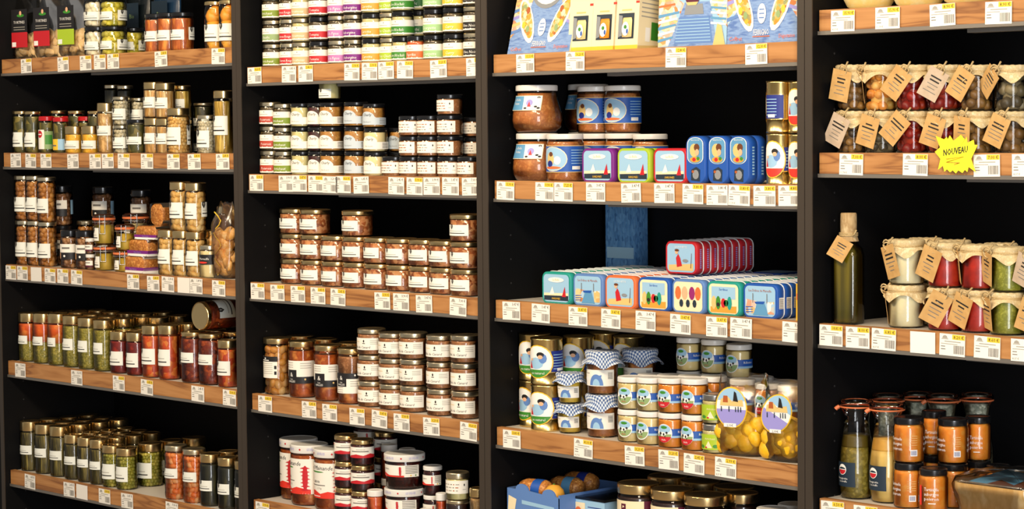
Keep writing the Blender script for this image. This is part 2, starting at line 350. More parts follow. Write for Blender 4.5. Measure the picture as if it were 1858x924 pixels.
cmat('f_nutdark', ['7d5230', '5a3820', 'a87c50'], 90, bump=.4, island=True)
cmat('f_cashew', ['cfae6c', 'b8924c', 'e0c78e'], 90, bump=.2, island=True)
cmat('f_custard', ['eac84e', 'e2bb3c'], 14, kind='noise', bump=0)
cmat('f_cream', ['ead9a4', 'e0cb90'], 18, kind='noise', bump=.05)
cmat('f_pea', ['968a30', '7a7424', 'b0a048'], 170, bump=.5)
cmat('f_carrot', ['d0661c', 'b44a10', 'e08a3a'], 60, bump=.4)
cmat('f_tomato', ['8a1c0e', '6e140a', 'a52c14'], 40, kind='noise')
cmat('f_ratatouille', ['c2561c', '9c3210', 'd98838'], 70, kind='voronoi')
cmat('f_brownred', ['74260e', '4f1808', '9a4418'], 90, kind='voronoi')
cmat('f_bean', ['746624', '3c3614', '9c8a46'], 120, (1, 1, .1), 'noise', bump=.7)
cmat('f_greenolive', ['a39a34', '86842a', 'c2b454'], 95, bump=.3, island=True)
cmat('f_orangebean', ['e08a44', 'd06a24', 'eab070'], 95, bump=.2, island=True)
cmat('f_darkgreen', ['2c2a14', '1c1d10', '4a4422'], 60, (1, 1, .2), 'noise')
cmat('f_tapenade', ['4a3a1c', '2e2614', '6e5a30'], 140, kind='noise')
cmat('f_spread', ['b8863c', 'a87430', 'c9994e'], 80, kind='noise', bump=.1)
cmat('f_pale', ['d6cc94', 'c9bd80'], 60, kind='noise', bump=.1)
cmat('f_pate', ['b07848', '946038', 'c48c5c'], 120, kind='noise', bump=.3)
cmat('f_terrine', ['a85f30', '7d3f1c', 'c98a58', 'b88a5c'], 110, kind='voronoi', bump=.3)
cmat('f_cassoulet', ['d19a48', 'b87a2c', 'e6c07c'], 90, bump=.3, island=True)
cmat('f_confit', ['b05a1e', '8a3c10', 'd08a44'], 35, kind='noise')
cmat('f_jam', ['4a0e0c', '2e0808', '66180f'], 70, kind='noise', bump=.1)
cmat('f_soup', ['b8743a', 'a5622c', 'c68848'], 90, kind='noise', bump=.1)
cmat('f_salmonrose', ['cf5a22', 'b04416', 'e07c40'], 90, kind='voronoi')
cmat('f_mustard', ['dcc890', 'd0ba7c'], 50, kind='noise', bump=.05)
cmat('f_curry', ['d9902c', 'c67a1c'], 50, kind='noise', bump=.05)
cmat('f_aspic', ['c2b884', 'b0a670'], 50, kind='noise', bump=.05)
cmat('f_honey', ['8a3c10', '6a2a0a'], 20, kind='noise', bump=0, coat=.5)
cmat('f_dark', ['2e1408', '1c0c06'], 20, kind='noise', bump=0, coat=.5)
cmat('f_redpepper', ['b0200a', '8a1606', 'c8401a'], 60, bump=.2, island=True)
cmat('f_redpaste', ['b8260a', 'a01c08'], 60, kind='noise', bump=.15)
cmat('f_pesto', ['8c8a28', '7a7a20', 'a09c3c'], 150, kind='noise', bump=.2)
cmat('f_whitepaste', ['dcd2ae', 'cfc49c'], 150, kind='noise', bump=.15)
cmat('f_mushroom', ['5e5236', '3c3424', '8a7c5a'], 90, bump=.3, island=True)
cmat('f_bigolive', ['d69a3c', 'b8762a', 'e0b264', 'a88a3a'], 90, bump=.2, island=True)
cmat('f_darkmix', ['5e4220', '7d5a28', '3a2c1c', '9a7034'], 90, bump=.2, island=True)
cmat('f_spreadorange', ['f29c2e', 'ea8e22', 'f5aa42'], 60, kind='noise', bump=.15)
cmat('f_vinaigrette', ['7f6c1c', '66581a', '948236'], 160, kind='voronoi', bump=.1)
cmat('f_vinaigrette_oil', ['5a4a0e', '4a3c0a'], 20, kind='noise', bump=0)
cmat('f_yellowsauce', ['e0c070', 'd6b45e'], 60, kind='noise', bump=.05)
cmat('f_greyherb', ['9a9a88', '6e7466', 'c2c2b0'], 190, kind='voronoi', bump=.2)
cmat('f_oil', ['2a2405', '7d6e14', '332c07'], 26, (1, 1, .04), 'noise', bump=0, coat=.6, rough=.15)  # dark and golden streaks paint the light refracted by the bottle facets
cmat('f_topsauce', ['c89e46', 'b88c38'], 30, kind='noise', bump=0)
cmat('art_town', ['f3e4bd', 'e3c27c', 'c9793c', 'f4f3ee', '9cc6e4', 'e8cf9a'], 70, kind='voronoi', bump=0, rough=.5)
cmat('art_dish', ['e3c27c', 'eda03c', 'f3e4bd', '8faa72', 'b05a28', 'f3c637'], 110, kind='voronoi', bump=0, rough=.5)
cmat('art_sea', ['6a8cc6', '86a6d6', '5578b8'], 30, (1, 1, 4), 'noise', bump=0, rough=.5)
cmat('f_biscuit', ['e4c896', 'd8b67c', 'eedab4'], 130, bump=.3, island=False, kind='noise')
cmat('f_lemon', ['e8b71c', 'dca814', 'f0c83a'], 90, kind='noise', bump=.2)
cmat('f_dried', ['cfa468', 'b8843c', 'e0c08c'], 60, kind='noise', bump=.2)
cmat('f_cake', ['a86c30', '8a5220', 'c48a48'], 190, kind='voronoi', bump=.3)
cmat('f_loaf', ['e8d49a', 'd9bd72', 'f0e2b4'], 30, kind='noise', bump=.15, rough=.7)
cmat('cloth', ['dcc99c', 'cdb788', 'e6d8b2'], 120, kind='noise', bump=.35, rough=.85)
cmat('kraft', ['cfa668', 'c2975a'], 60, kind='noise', bump=.05, rough=.8)
cmat('kraft_grey', ['c9b49c', 'bda68c'], 60, kind='noise', bump=.05, rough=.8)
cmat('twine', ['d2bb8c', 'b89c68'], 400, kind='noise', bump=.3, rough=.9)
cmat('corkwrap', ['c9ac7e', 'b09062', 'd6c094'], 90, (1, 1, .4), 'noise', rough=.85)
cmat('carton_tan', ['e6bd78', 'd9ac62', 'edcc90'], 40, (1, 1, .5), 'noise', bump=.2, rough=.7)
def gingham():
    m = mat('gingham', 'ffffff', .85); n, l = nodes(m); b = n['Principled BSDF']; uv = n.new('ShaderNodeUVMap'); sx = n.new('ShaderNodeSeparateXYZ'); l.new(uv.outputs[0], sx.inputs[0]); o = []
    for c in 'XY':
        a = n.new('ShaderNodeMath'); a.operation = 'MULTIPLY'; a.inputs[1].default_value = 115; l.new(sx.outputs[c], a.inputs[0])
        f = n.new('ShaderNodeMath'); f.operation = 'FRACT'; l.new(a.outputs[0], f.inputs[0]); g = n.new('ShaderNodeMath'); g.operation = 'GREATER_THAN'; g.inputs[1].default_value = .5; l.new(f.outputs[0], g.inputs[0]); o.append(g)
    s = n.new('ShaderNodeMath'); s.operation = 'ADD'; l.new(o[0].outputs[0], s.inputs[0]); l.new(o[1].outputs[0], s.inputs[1])
    h = n.new('ShaderNodeMath'); h.operation = 'MULTIPLY'; h.inputs[1].default_value = .5; l.new(s.outputs[0], h.inputs[0])
    r = n.new('ShaderNodeValToRGB'); e = r.color_ramp.elements; e[0].color = lin('f2f2ee'); e[1].color = lin('2f4f86'); x = e.new(.5); x.color = lin('98aac8'); l.new(h.outputs[0], r.inputs[0]); l.new(r.outputs[0], b.inputs['Base Color'])
gingham()
# ------------------------------------------------------------------ labels, each drawn in (arc, height) on the jar
def L_crest(mb, rf, H, p):
    az, hw, v0, v1 = p[:4]; r = rf(H*(v0+v1)/2); x = r*math.radians(hw); z0, z1 = v0*H, v1*H; h = z1-z0
    a = math.radians(az); mb.wrect(rf, a, -x, x, z0, z1, p[4] if len(p) > 4 else 'paper_cool')
    cx = -x*.45; s = min(h*.2, .009); top = z1+s*.2
    mb.wpoly(rf, a, [(cx-s*.7, top), (cx+s*.7, top), (cx+s*.8, top-s*1.2), (cx, top-s*2.4), (cx-s*.8, top-s*1.2)], 'ink')
    mb.wpoly(rf, a, [(cx-s*.3, top-s*.4), (cx+s*.3, top-s*.4), (cx, top-s*1.6)], 'ink_soft', .0008)
    mb.wrect(rf, a, -x*.7, x*.5, z0+h*.42, z0+h*.46, 'ink_soft', .0007); mb.wrect(rf, a, -x*.8, x*.7, z0+h*.2, z0+h*.27, 'ink', .0007)
def L_plain(mb, rf, H, p):
    az, hw, v0, v1 = p[:4]; r = rf(H*(v0+v1)/2); x = r*math.radians(hw); z0, z1 = v0*H, v1*H; h = z1-z0; a = math.radians(az)
    mb.wrect(rf, a, -x, x, z0, z1, 'paper'); txt = p[4] if len(p) > 4 else None
    if txt: wtext(mb, rf, a, txt, -x*.1, z0+h*.14, h*.2, 'ink', maxw=x*1.4, slant=.25)
    mb.wpoly(rf, a, ell(x*.1, z0+h*.74, h*.07, h*.12, 8), 'ink', .0007); mb.wrect(rf, a, x*.02, x*.18, z0+h*.52, z0+h*.58, 'ink', .0007)
    mb.wrect(rf, a, -x*.75, -x*.2, z0+h*.66, z0+h*.7, 'p_sand', .0007)
    for k in range(3): mb.wrect(rf, a, x*.45, x*.9, z0+h*(.5+.14*k), z0+h*(.54+.14*k), 'ink_soft', .0007)
def L_script(mb, rf, H, p):
    az, hw, v0, v1 = p[:4]; r = rf(H*(v0+v1)/2); x = r*math.radians(hw); z0, z1 = v0*H, v1*H; h = z1-z0; a = math.radians(az)
    mb.wrect(rf, a, -x, x, z0, z1, 'paper'); rd = random.Random(p[4])
    for k in range(3):
        xx = -x*.85
        while xx < x*.35:
            w = rd.uniform(.05, .22)*x; mb.wrect(rf, a, xx, xx+w, z0+h*(.2+.24*k), z0+h*(.27+.24*k), rd.choice(['ink_soft', 'ink_grey', 'p_rust']), .0007); xx += w+x*.07
    mb.wpoly(rf, a, ell(x*.72, z0+h*.68, h*.06, h*.1, 8), 'ink', .0007); mb.wrect(rf, a, x*.62, x*.82, z0+h*.3, z0+h*.34, 'ink_soft', .0007)
def L_band(mb, rf, H, p):
    az, col, txt = p[:3]; end = p[3] if len(p) > 3 else 170; a = math.radians(az); z0, z1 = H*.1, H*.66; h = z1-z0; r = rf(H*.4); X = r*math.radians(170)
    mb.wrect(rf, a, -X, X, z0, z1, 'paper'); e = r*math.radians(end)
    mb.wrect(rf, a, -X if end > 90 else -e, e, z0+h*.1, z0+h*.55, col, .0007)
    wtext(mb, rf, a, txt, 0, z0+h*.22, h*.2, 'p_white', .001, maxw=r*1.5, slant=.2)
    mb.wrect(rf, a, -r*.55, r*.35, z0+h*.67, z0+h*.71, 'ink_soft', .0007); mb.wpoly(rf, a, ell(0, z0+h*.88, h*.03, h*.045, 8), 'ink', .0007)
    for k in range(4): mb.wpoly(rf, a, ell(-r*.8+k*r*.5, z0+h*.1, h*.05, h*.04, 8), 'p_white', .001)
    if end < 90:
        for k in range(5): mb.wrect(rf, a, e+r*.12, e+r*.3, z0+h*(.15+.12*k), z0+h*(.2+.12*k), 'ink', .0007)
def L_arch(mb, rf, H, p):
    az, blue = p[:2]; a = math.radians(az); r = rf(H*.4); z0, zm, z1 = H*.12, H*.42, H*.68; X = r*math.radians(150); m = 'p_shade' if blue else 'paper'  # white label either way; the bluish-grey tone paints shade on it
    mb.wrect(rf, a, -X, X, z0, zm, m); mb.wpoly(rf, a, ell(0, zm-.0005, r*.72, z1-zm, 14, 0, PI), m, .0004)
    wtext(mb, rf, a, 'Charly', 0, zm+(z1-zm)*.25, H*.11, 'ink', .0009, maxw=r*1.05, slant=.2); wtext(mb, rf, a, 'Foie de porc', 0, z0+H*.1, H*.055, 'ink_grey', .0009, maxw=r*1.1)
    for k in range(4): mb.wrect(rf, a, r*1.15, r*1.8, z0+H*(.05+.06*k), z0+H*(.075+.06*k), 'ink_grey', .0007)
def L_bw(mb, rf, H, p):
    az = math.radians(p[0]); r = rf(H*.4); X = r*math.radians(80); v = p[1]
    if v == 0:
        z0, z1 = H*.3, H*.68; mb.wrect(rf, az, -X, X*.55, z0, z1, 'paper'); mb.wrect(rf, az, -X, X*.55, z1-H*.09, z1, 'p_black', .0007); mb.wrect(rf, az, -X, -X*.55, z1-H*.2, z1, 'p_black', .0007)
        mb.wpoly(rf, az, ell(-X*.15, z1-H*.035, r*.09, H*.015, 8), 'p_white', .001); mb.wrect(rf, az, -X*.4, X*.1, z1-H*.075, z1-H*.06, 'p_white', .001)
        for k in range(6): mb.wrect(rf, az, -X*.45, X*.3, z1-H*(.13+.035*k), z1-H*(.122+.035*k), 'ink_soft', .0007)
        for k in range(2): mb.wrect(rf, az, X*.38, X*.5, z1-H*(.22+.1*k), z1-H*(.16+.1*k), 'p_black', .0007)
    else:
        z0, z1 = H*(.26 if v == 1 else .2), H*(.66 if v == 1 else .56); zb = z0+H*.12
        mb.wrect(rf, az, -X, X*1.3, z0, z1, 'paper'); 
        if v == 1:
            mb.wrect(rf, az, -X, X*1.3, z0, zb, 'p_black', .0007); mb.wrect(rf, az, -X*.75, -X*.1, z0, z0+H*.24, 'p_black', .0007)
            zt = z0
        else:
            zt = z1-H*.24; mb.wrect(rf, az, -X*.75, -X*.1, zt, z1, 'p_black', .0007); mb.wrect(rf, az, -X, X*1.3, z1-H*.1, z1, 'p_black', .0007)
        wtext(mb, rf, az, '&', -X*.42, zt+H*.12, H*.08, 'p_white', .001); wtext(mb, rf, az, 'Les', -X*.42, zt+H*.065, H*.03, 'p_white', .001); wtext(mb, rf, az, 'HALLES', -X*.42, zt+H*.02, H*.035, 'p_white', .001, maxw=X*.5)
        mb.wpoly(rf, az, ell(X*.35, (z0+H*.075 if v == 1 else z1-H*.035), r*.07, H*.018, 8), 'p_sand' if v == 1 else 'p_white', .001)
        for k in range(3): mb.wrect(rf, az, X*.1, X*.7, z1-H*(.05+.04*k)-(0 if v == 1 else H*.1), z1-H*(.04+.04*k)-(0 if v == 1 else H*.1), 'ink_soft', .0007); mb.wrect(rf, az, -X*.8, -X*.3, z1-H*(.04+.04*k)-(0 if v == 1 else H*.22), z1-H*(.033+.04*k)-(0 if v == 1 else H*.22), 'ink_grey', .0007)
def chili(mb, rf, az, x, z0, z1, w):
    rd = random.Random(3); h = z1-z0; n = 7
    mb.wpoly(rf, az, ell(x, (z0+z1)/2, w*.5, h*.5, 16), 'p_red', .001)
    for k in range(n):
        z = z0+h*(k+.3)/n
        for sgn in (-1, 1): mb.wpoly(rf, az, [(x, z+h*.06), (x+sgn*w*(.75+rd.random()*.3), z-h*.02), (x, z-h*.05)], 'p_red', .0011)
def L_pepper(mb, rf, H, p):
    az = math.radians(p[0]); r = rf(H*.4); z0, z1 = H*.2, H*.78; X = r*math.radians(85); h = z1-z0
    mb.wrect(rf, az, -X, X*1.5, z0, z1, 'paper')
    mb.wpoly(rf, az, [(-X, z0), (X*.75, z0), (X*.75, z0+h*.13), (X*.2, z0+h*.2), (-X*.1, z0+h*.13), (-X*.4, z0+h*.22), (-X, z0+h*.2)], 'p_hot', .0007)
    wtext(mb, rf, az, 'Piel Mainande', -X*.2, z1-h*.19, h*.12, 'ink', .001, maxw=X*1.15, slant=.3); mb.wpoly(rf, az, ell(-X*.3, z1-h*.25, X*.35, h*.02, 10), 'p_green', .001)
    wtext(mb, rf, az, p[1], -X*.3, z0+h*.44, h*.1, 'ink', .001, maxw=X*.95); mb.wrect(rf, az, -X*.6, X*.1, z0+h*.36, z0+h*.385, 'ink_grey', .0008); wtext(mb, rf, az, '1,7 kg', -X*.15, z0+h*.26, h*.05, 'ink_grey', .001)
    chili(mb, rf, az, X*.55, z0+h*.1, z1-h*.18, X*.2)
    for k in range(12): mb.wrect(rf, az, X*.85, X*1.4, z1-h*(.12+.045*k), z1-h*(.105+.045*k), 'ink_soft', .0008)
    mb.wrect(rf, az, -X*.7, -X*.1, z0+h*.05, z0+h*.07, 'p_white', .001)
def L_pepsmall(mb, rf, H, p):
    az = math.radians(p[0]); r = rf(H*.4); z0, z1 = H*.3, H*.72; X = r*math.radians(90); h = z1-z0
    mb.wrect(rf, az, -X, X*1.4, z0, z1, 'paper'); mb.wpoly(rf, az, [(-X*.6, z0), (X*1.4, z0), (X*1.4, z0+h*.22), (X*.9, z0+h*.4), (X*.5, z0+h*.22), (X*.1, z0+h*.34), (-X*.3, z0+h*.2)], 'p_red', .0007)
    mb.wrect(rf, az, -X*.2, X*.8, z0+h*.55, z0+h*.64, 'ink_grey', .0007); mb.wrect(rf, az, X*.1, X*.6, z0+h*.74, z0+h*.79, 'ink_soft', .0007)
    if p[1]:
        mb.wrect(rf, az, -X*.9, -X*.4, z1-h*.2, z1-h*.1, 'p_hot', .0007)
        for k in range(4): mb.wrect(rf, az, -X*.9, -X*.4, z1-h*(.3+.1*k), z1-h*(.26+.1*k), 'ink_soft', .0007)
    else: chili(mb, rf, az, X*.9, z0+h*.2, z1-h*.1, X*.1)
def L_basque(mb, rf, H, p):
    az = math.radians(p[0]); r = rf(H*.45); z0, z1 = H*.36, H*.7; X = r*math.radians(80); h = z1-z0
    mb.wrect(rf, az, -X, X*.9, z0, z1, 'paper'); mb.wpoly(rf, az, [(-X, z0), (X*.3, z0), (X*.3, z0+h*.14), (-X*.3, z0+h*.12), (-X*.6, z0+h*.3), (-X, z0+h*.25)], 'p_hot', .0007)
    chili(mb, rf, az, X*.15, z0+h*.1, z1-h*.1, X*.08)
    for k in range(5): mb.wrect(rf, az, X*.35, X*.85, z1-h*(.14+.14*k), z1-h*(.08+.14*k), 'ink_grey', .0007)
    wtext(mb, rf, az, 'Confiture', -X*.5, z0+h*.6, h*.14, 'ink', .001, maxw=X*.7); mb.wpoly(rf, az, ell(X*.55, z0+h*.13, h*.07, h*.07, 8), 'p_yellow', .001); mb.wpoly(rf, az, ell(X*.75, z0+h*.13, h*.07, h*.07, 8), 'p_green', .001)
def scene_oval(mb, rf, az, x, z, rx, rz, rim, foot, txt=None):
    """oval picture of a figure in the dunes, as printed on the cans and soup jars"""
    mb.wpoly(rf, az, ell(x, z, rx, rz), rim, .0008); mb.wpoly(rf, az, ell(x, z, rx*.92, rz*.94), 'p_white', .001)
    mb.wpoly(rf, az, ell(x, z, rx*.92, rz*.94, 12, PI*1.17, PI*1.83), foot, .0012)
    mb.wpoly(rf, az, ell(x-rx*.1, z-rz*.1, rx*.5, rz*.35, 12), 'p_sky', .0012); mb.wpoly(rf, az, ell(x+rx*.35, z+rz*.2, rx*.25, rz*.3, 10), 'p_gblue', .0014)
    mb.wpoly(rf, az, ell(x+rx*.2, z+rz*.42, rx*.24, rz*.16, 10), 'p_black', .0015); mb.wpoly(rf, az, ell(x+rx*.2, z+rz*.28, rx*.16, rz*.12, 10), 'p_skin', .0016)
    mb.wpoly(rf, az, [(x-rx*.5, z+rz*.05), (x-rx*.35, z-rz*.4), (x-rx*.6, z-rz*.4)], 'p_red', .0015); mb.wpoly(rf, az, ell(x-rx*.4, z+rz*.12, rx*.1, rz*.08, 8), 'p_skin', .0016)
    if txt: wtext(mb, rf, az, txt, x, z-rz*.75, rz*.16, 'p_white', .0018, maxw=rx*1.3)
def L_can(mb, rf, H, p):
    az = math.radians(p[0]); r = rf(H*.5); z0, z1 = H*.27, H*.83; X = r*math.radians(150)
    if len(p) > 2 and p[2]:
        mb.wrect(rf, az, X*.35, X, H*.28, H*.73, 'p_navy'); mb.wrect(rf, az, -X, -X*.35, H*.28, H*.73, 'p_navy')
        for k in range(6): mb.wrect(rf, az, X*.4, X*.8, H*(.34+.06*k), H*(.355+.06*k), 'p_sky', .0007)
        mb.wrect(rf, az, X*.5, X*.75, H*.3, H*.36, 'p_white', .0009)
    scene_oval(mb, rf, az, 0, H*.5, r*1.05, H*.36, 'p_yellow', p[1], p[3] if len(p) > 3 else None)
def L_soup(mb, rf, H, p):
    az = math.radians(p[0]); r = rf(H*.4); X = r*math.radians(150); z0, z1 = H*.2, H*.76
    mb.wrect(rf, az, -X, X, z0, z1, 'p_sand'); mb.wrect(rf, az, -X, X, z0+H*.015, z1-H*.015, 'p_blue', .0006)
    mb.wpoly(rf, az, ell(-r*.1, H*.48, r*.85, H*.255), 'p_cream', .0008); mb.wpoly(rf, az, ell(-r*.1, H*.48, r*.8, H*.24), 'p_sky', .001)
    mb.wpoly(rf, az, ell(-r*.25, H*.47, r*.26, H*.15, 12), 'p_sand', .0012); mb.wpoly(rf, az, ell(-r*.28, H*.38, r*.2, H*.07, 12), 'p_navy', .0014); mb.wpoly(rf, az, ell(r*.2, H*.45, r*.2, H*.09, 12), 'p_white', .0014); mb.wpoly(rf, az, ell(-r*.2, H*.58, r*.14, H*.05, 10), 'p_brown', .0014)
    mb.wpoly(rf, az, ell(-r*.1, H*.3, r*.5, H*.03, 12), 'p_coral', .0014)
    for k in range(6): mb.wrect(rf, az, r*.95, r*1.8, H*(.38+.055*k), H*(.395+.055*k), 'p_sky', .0008)
    mb.wrect(rf, az, r*1.0, r*1.5, H*.26, H*.33, 'p_white', .0009)
def L_belly(mb, rf, H, p):
    az = math.radians(p[0]); x = rf(H*.6)*.85; z0, z1 = H*.47, H*.78; nz = 4
    mb.wrect(rf, az, -x, x, z0, z1, 'p_cream', .0004, nz); mb.wrect(rf, az, -x*.97, 0, z0+H*.012, z1-H*.012, 'p_sea', .0008, nz); mb.wrect(rf, az, 0, x*.97, z0+H*.012, z1-H*.012, 'p_white', .0008, nz)
    wtext(mb, rf, az, 'La Belle', -x*.48, H*.67, H*.05, 'p_white', .0012, maxw=x*.8, slant=.2); wtext(mb, rf, az, 'Iloise', -x*.48, H*.59, H*.06, 'p_white', .0012, maxw=x*.85)
    mb.wpoly(rf, az, ell(x*.35, H*.63, x*.18, H*.07, 10), 'p_lilac', .0012); mb.wpoly(rf, az, [(x*.25, H*.55), (x*.45, H*.55), (x*.33, H*.66)], 'p_red', .0014)
    for q in ((.8, .74), (.85, .52), (.7, .55), (.15, .52)): mb.wpoly(rf, az, ell(x*q[0], H*q[1], x*.09, H*.02, 8), 'ink', .0012)
def L_cow(mb, rf, H, p):
    az = math.radians(p[0]); r = rf(H*.4); X = r*math.radians(150); red = p[1]
    mb.wrect(rf, az, -r*.5, X, H*.3, H*.56, 'p_blue'); mb.wrect(rf, az, -r*.5, X, H*.3, H*.36, 'p_sky', .0006)
    wtext(mb, rf, az, 'Rillettes', r*1.3, H*.44, H*.07, 'p_white', .0009, maxw=r*.9)
    mb.wpoly(rf, az, ell(-r*.1, H*.43, r*.62, H*.27), 'p_white', .0008); mb.wpoly(rf, az, ell(-r*.1, H*.55, r*.5, H*.13, 12), 'p_sky', .001)
    mb.wpoly(rf, az, ell(-r*.1, H*.43, r*.56, H*.24, 12, PI*1.03, PI*1.97), 'p_sage', .001)
    mb.wpoly(rf, az, ell(-r*.1, H*.6, r*.26, H*.045, 10), 'p_green', .0012)
    for q in ((-.2, .41, .3, .06, 'p_white'), (-.38, .42, .1, .045, 'ink'), (-.1, .4, .07, .04, 'ink'), (.12, .45, .08, .035, 'ink'), (-.42, .34, .03, .04, 'ink'), (.0, .34, .03, .04, 'ink')): mb.wpoly(rf, az, ell(r*q[0], H*q[1], r*q[2], H*q[3], 10), q[4], .0012 if q[4] == 'p_white' else .0014)
    if red: mb.wpoly(rf, az, ell(-r*.1, H*.43, r*.6, H*.265, 12, PI*1.12, PI*1.88), 'p_red', .0014); wtext(mb, rf, az, 'Belle', -r*.1, H*.22, H*.05, 'p_white', .0016, maxw=r*.7)
    else: wtext(mb, rf, az, 'Belle', -r*.1, H*.24, H*.05, 'p_red', .0016, maxw=r*.7)
def L_lime(mb, rf, H, p):
    az = math.radians(p[0]); r = rf(H*.4); X = r*math.radians(150)
    mb.wrect(rf, az, -X, X, H*.14, H*.66, 'p_lime'); wtext(mb, rf, az, 'Artichaut', r*.1, H*.48, H*.07, 'p_cream', .0008, maxw=r*1.3); mb.wpoly(rf, az, [(-r*.3, H*.2), (r*.3, H*.2), (0, H*.44)], 'p_cream', .0008)
    for q in ((-.6, .24), (.55, .26)): mb.wpoly(rf, az, ell(r*q[0], H*q[1], r*.22, H*.06, 10), 'p_green', .0009)
    mb.wpoly(rf, az, ell(-r*.2, H*.22, r*.1, H*.03, 8), 'p_red', .001)
def L_shell(mb, rf, H, p):
    az = math.radians(p[0]); r = rf(H*.35); x = r*1.25; z0, z1 = H*.2, H*.58; h = z1-z0
    mb.wrect(rf, az, -x, x, z0, z1, 'paper'); mb.wpoly(rf, az, ell(0, z0+h*.05, x*.38, h*.68, 14, 0, PI), 'p_gblue', .0008); mb.wpoly(rf, az, ell(0, z0+h*.05, x*.2, h*.4, 10, 0, PI), 'p_sky', .001)
    mb.wpoly(rf, az, [(-x*.02, z0+h*.6), (x*.3, z0+h*.7), (x*.22, z0+h*.25)], 'p_gblue', .0011)
    mb.wrect(rf, az, -x*.9, -x*.4, z0+h*.75, z0+h*.8, 'ink_soft', .0007); mb.wpoly(rf, az, ell(-x*.62, z0+h*.42, x*.26, h*.14, 10), 'p_white', .0008)
    for k in range(6): mb.wrect(rf, az, x*.62, x*.9, z0+h*(.45+.07*k), z0+h*(.48+.07*k), 'ink', .0007)
def L_estate(mb, rf, H, p):
    az = math.radians(p[0]); r = rf(H*.4); X = r*math.radians(75)
    mb.wrect(rf, az, -X, X*.7, H*.12, H*.78, 'p_cream'); mb.wrect(rf, az, X*.7, X*1.7, H*.12, H*.78, 'p_maroon')
    mb.wrect(rf, az, -X*.2, X*.02, H*.66, H*.74, 'p_maroon', .0007); mb.wpoly(rf, az, [(-X*.14, H*.68), (-X*.04, H*.7), (-X*.12, H*.72)], 'p_cream', .001)
    wtext(mb, rf, az, 'Domaine', -X*.1, H*.58, H*.03, 'ink_soft', .0009, maxw=X*.9); wtext(mb, rf, az, 'Lorca', -X*.1, H*.44, H*.09, 'p_sand', .0009, maxw=X*1.2)
    for k in range(3): mb.wrect(rf, az, X*1.0, X*1.25, H*(.56+.06*k), H*(.58+.06*k), 'p_pink', .0009)
def L_tartine(mb, rf, H, p):
    az = math.radians(p[0]); r = rf(H*.4); v = p[1]
    if v == 0:
        for k, s in enumerate(('Tartinade', 'aubergine', 'poivron')): wtext(mb, rf, az, s, 0, H*(.5-.11*k), H*.08, 'p_white', .0006, maxw=r*1.0)
        mb.wrect(rf, az, -r*.95, -r*.72, H*.16, H*.62, 'p_hot', .0005); mb.wrect(rf, az, -.2*r, .3*r, H*.2, H*.22, 'p_white', .0005)
    else:
        mb.wrect(rf, az, -r*.15, r*.3, H*.16, H*.3, 'p_white', .0005)
        for k in range(6): mb.wrect(rf, az, -r*.1+k*r*.06, -r*.07+k*r*.06, H*.18, H*.28, 'p_navy', .0009)
        for k in range(5): mb.wrect(rf, az, -r*.25, r*.3, H*(.4+.05*k), H*(.41+.05*k), 'p_sand', .0005)
        for k, s in enumerate(('Tartinade', 'aubergine', 'poivron')): wtext(mb, rf, az-1.15, s, 0, H*(.5-.11*k), H*.075, 'p_white', .0006, maxw=r*.9)
        for k, s in enumerate(('Tartinade', 'aubergine', 'poivron')): wtext(mb, rf, az+1.3, s, 0, H*(.5-.11*k), H*.075, 'p_white', .0006, maxw=r*.9)
def L_nut(mb, rf, H, p):
    az = math.radians(p[0]); r = rf(H*.4); x = r*1.1; z0, z1 = H*.24, H*.64; h = z1-z0
    mb.wrect(rf, az, -x, x, z0+h*.45, z1, 'paper'); mb.wrect(rf, az, -x, x, z0, z0+h*.45, 'p_black'); mb.wrect(rf, az, -x*.9, -x*.45, z0+h*.05, z0+h*.42, 'f_nutdark', .0008); mb.wrect(rf, az, -x*.3, x*.5, z1-h*.32, z1-h*.2, 'ink_grey', .0007); mb.wpoly(rf, az, ell(0, z0+h*.22, h*.08, h*.08, 8), 'p_white', .0008)
    mb.wrect(rf, az+1.9, -x*.35, x*.35, z0+h*.1, z1, 'p_sky')
def L_rice(mb, rf, H, p):
    az = math.radians(p[0]); r = rf(H*.4); x = r*1.5; mb.wrect(rf, az, -x, x, H*.42, H*.72, 'p_black'); wtext(mb, rf, az, 'Merveille', -x*.1, H*.56, H*.07, 'p_white', .0008, maxw=x*.9, slant=.3); mb.wpoly(rf, az, ell(-x*.2, H*.48, x*.4, H*.03, 10), 'p_hot', .0008)
def L_small(mb, rf, H, p):
    az = math.radians(p[0]); r = rf(H*.4); x = r*1.1; mb.wrect(rf, az, -x, x, H*.2, H*.6, 'paper'); mb.wrect(rf, az, -x, x, H*.2, H*.3, 'p_maroon', .0007); mb.wrect(rf, az, -x*.7, x*.5, H*.44, H*.5, 'ink_grey', .0007)
def L_pic(mb, rf, H, p):
    az = math.radians(p[0]); r = rf(H*.4); x = r*1.2
    mb.wrect(rf, az, -x, x*.2, H*.12, H*.64, 'paper'); mb.wrect(rf, az, x*.2, x*1.2, H*.12, H*.6, 'p_sage'); mb.wpoly(rf, az, ell(-x*.35, H*.52, x*.35, H*.1, 12), 'p_red', .0008); mb.wrect(rf, az, -x*.7, -x*.1, H*.5, H*.53, 'p_white', .001); mb.wrect(rf, az, x*.3, x*1.0, H*.25, H*.5, 'p_green', .0008)
def L_lemon(mb, rf, H, p):
    az = math.radians(p[0]); r = rf(H*.4); x = r*1.1; mb.wrect(rf, az, -x, x*.2, H*.1, H*.4, 'p_yellow'); mb.wrect(rf, az, x*.2, x, H*.1, H*.4, 'p_sky'); mb.wrect(rf, az, -x*.8, 0, H*.2, H*.24, 'ink_grey', .0007)
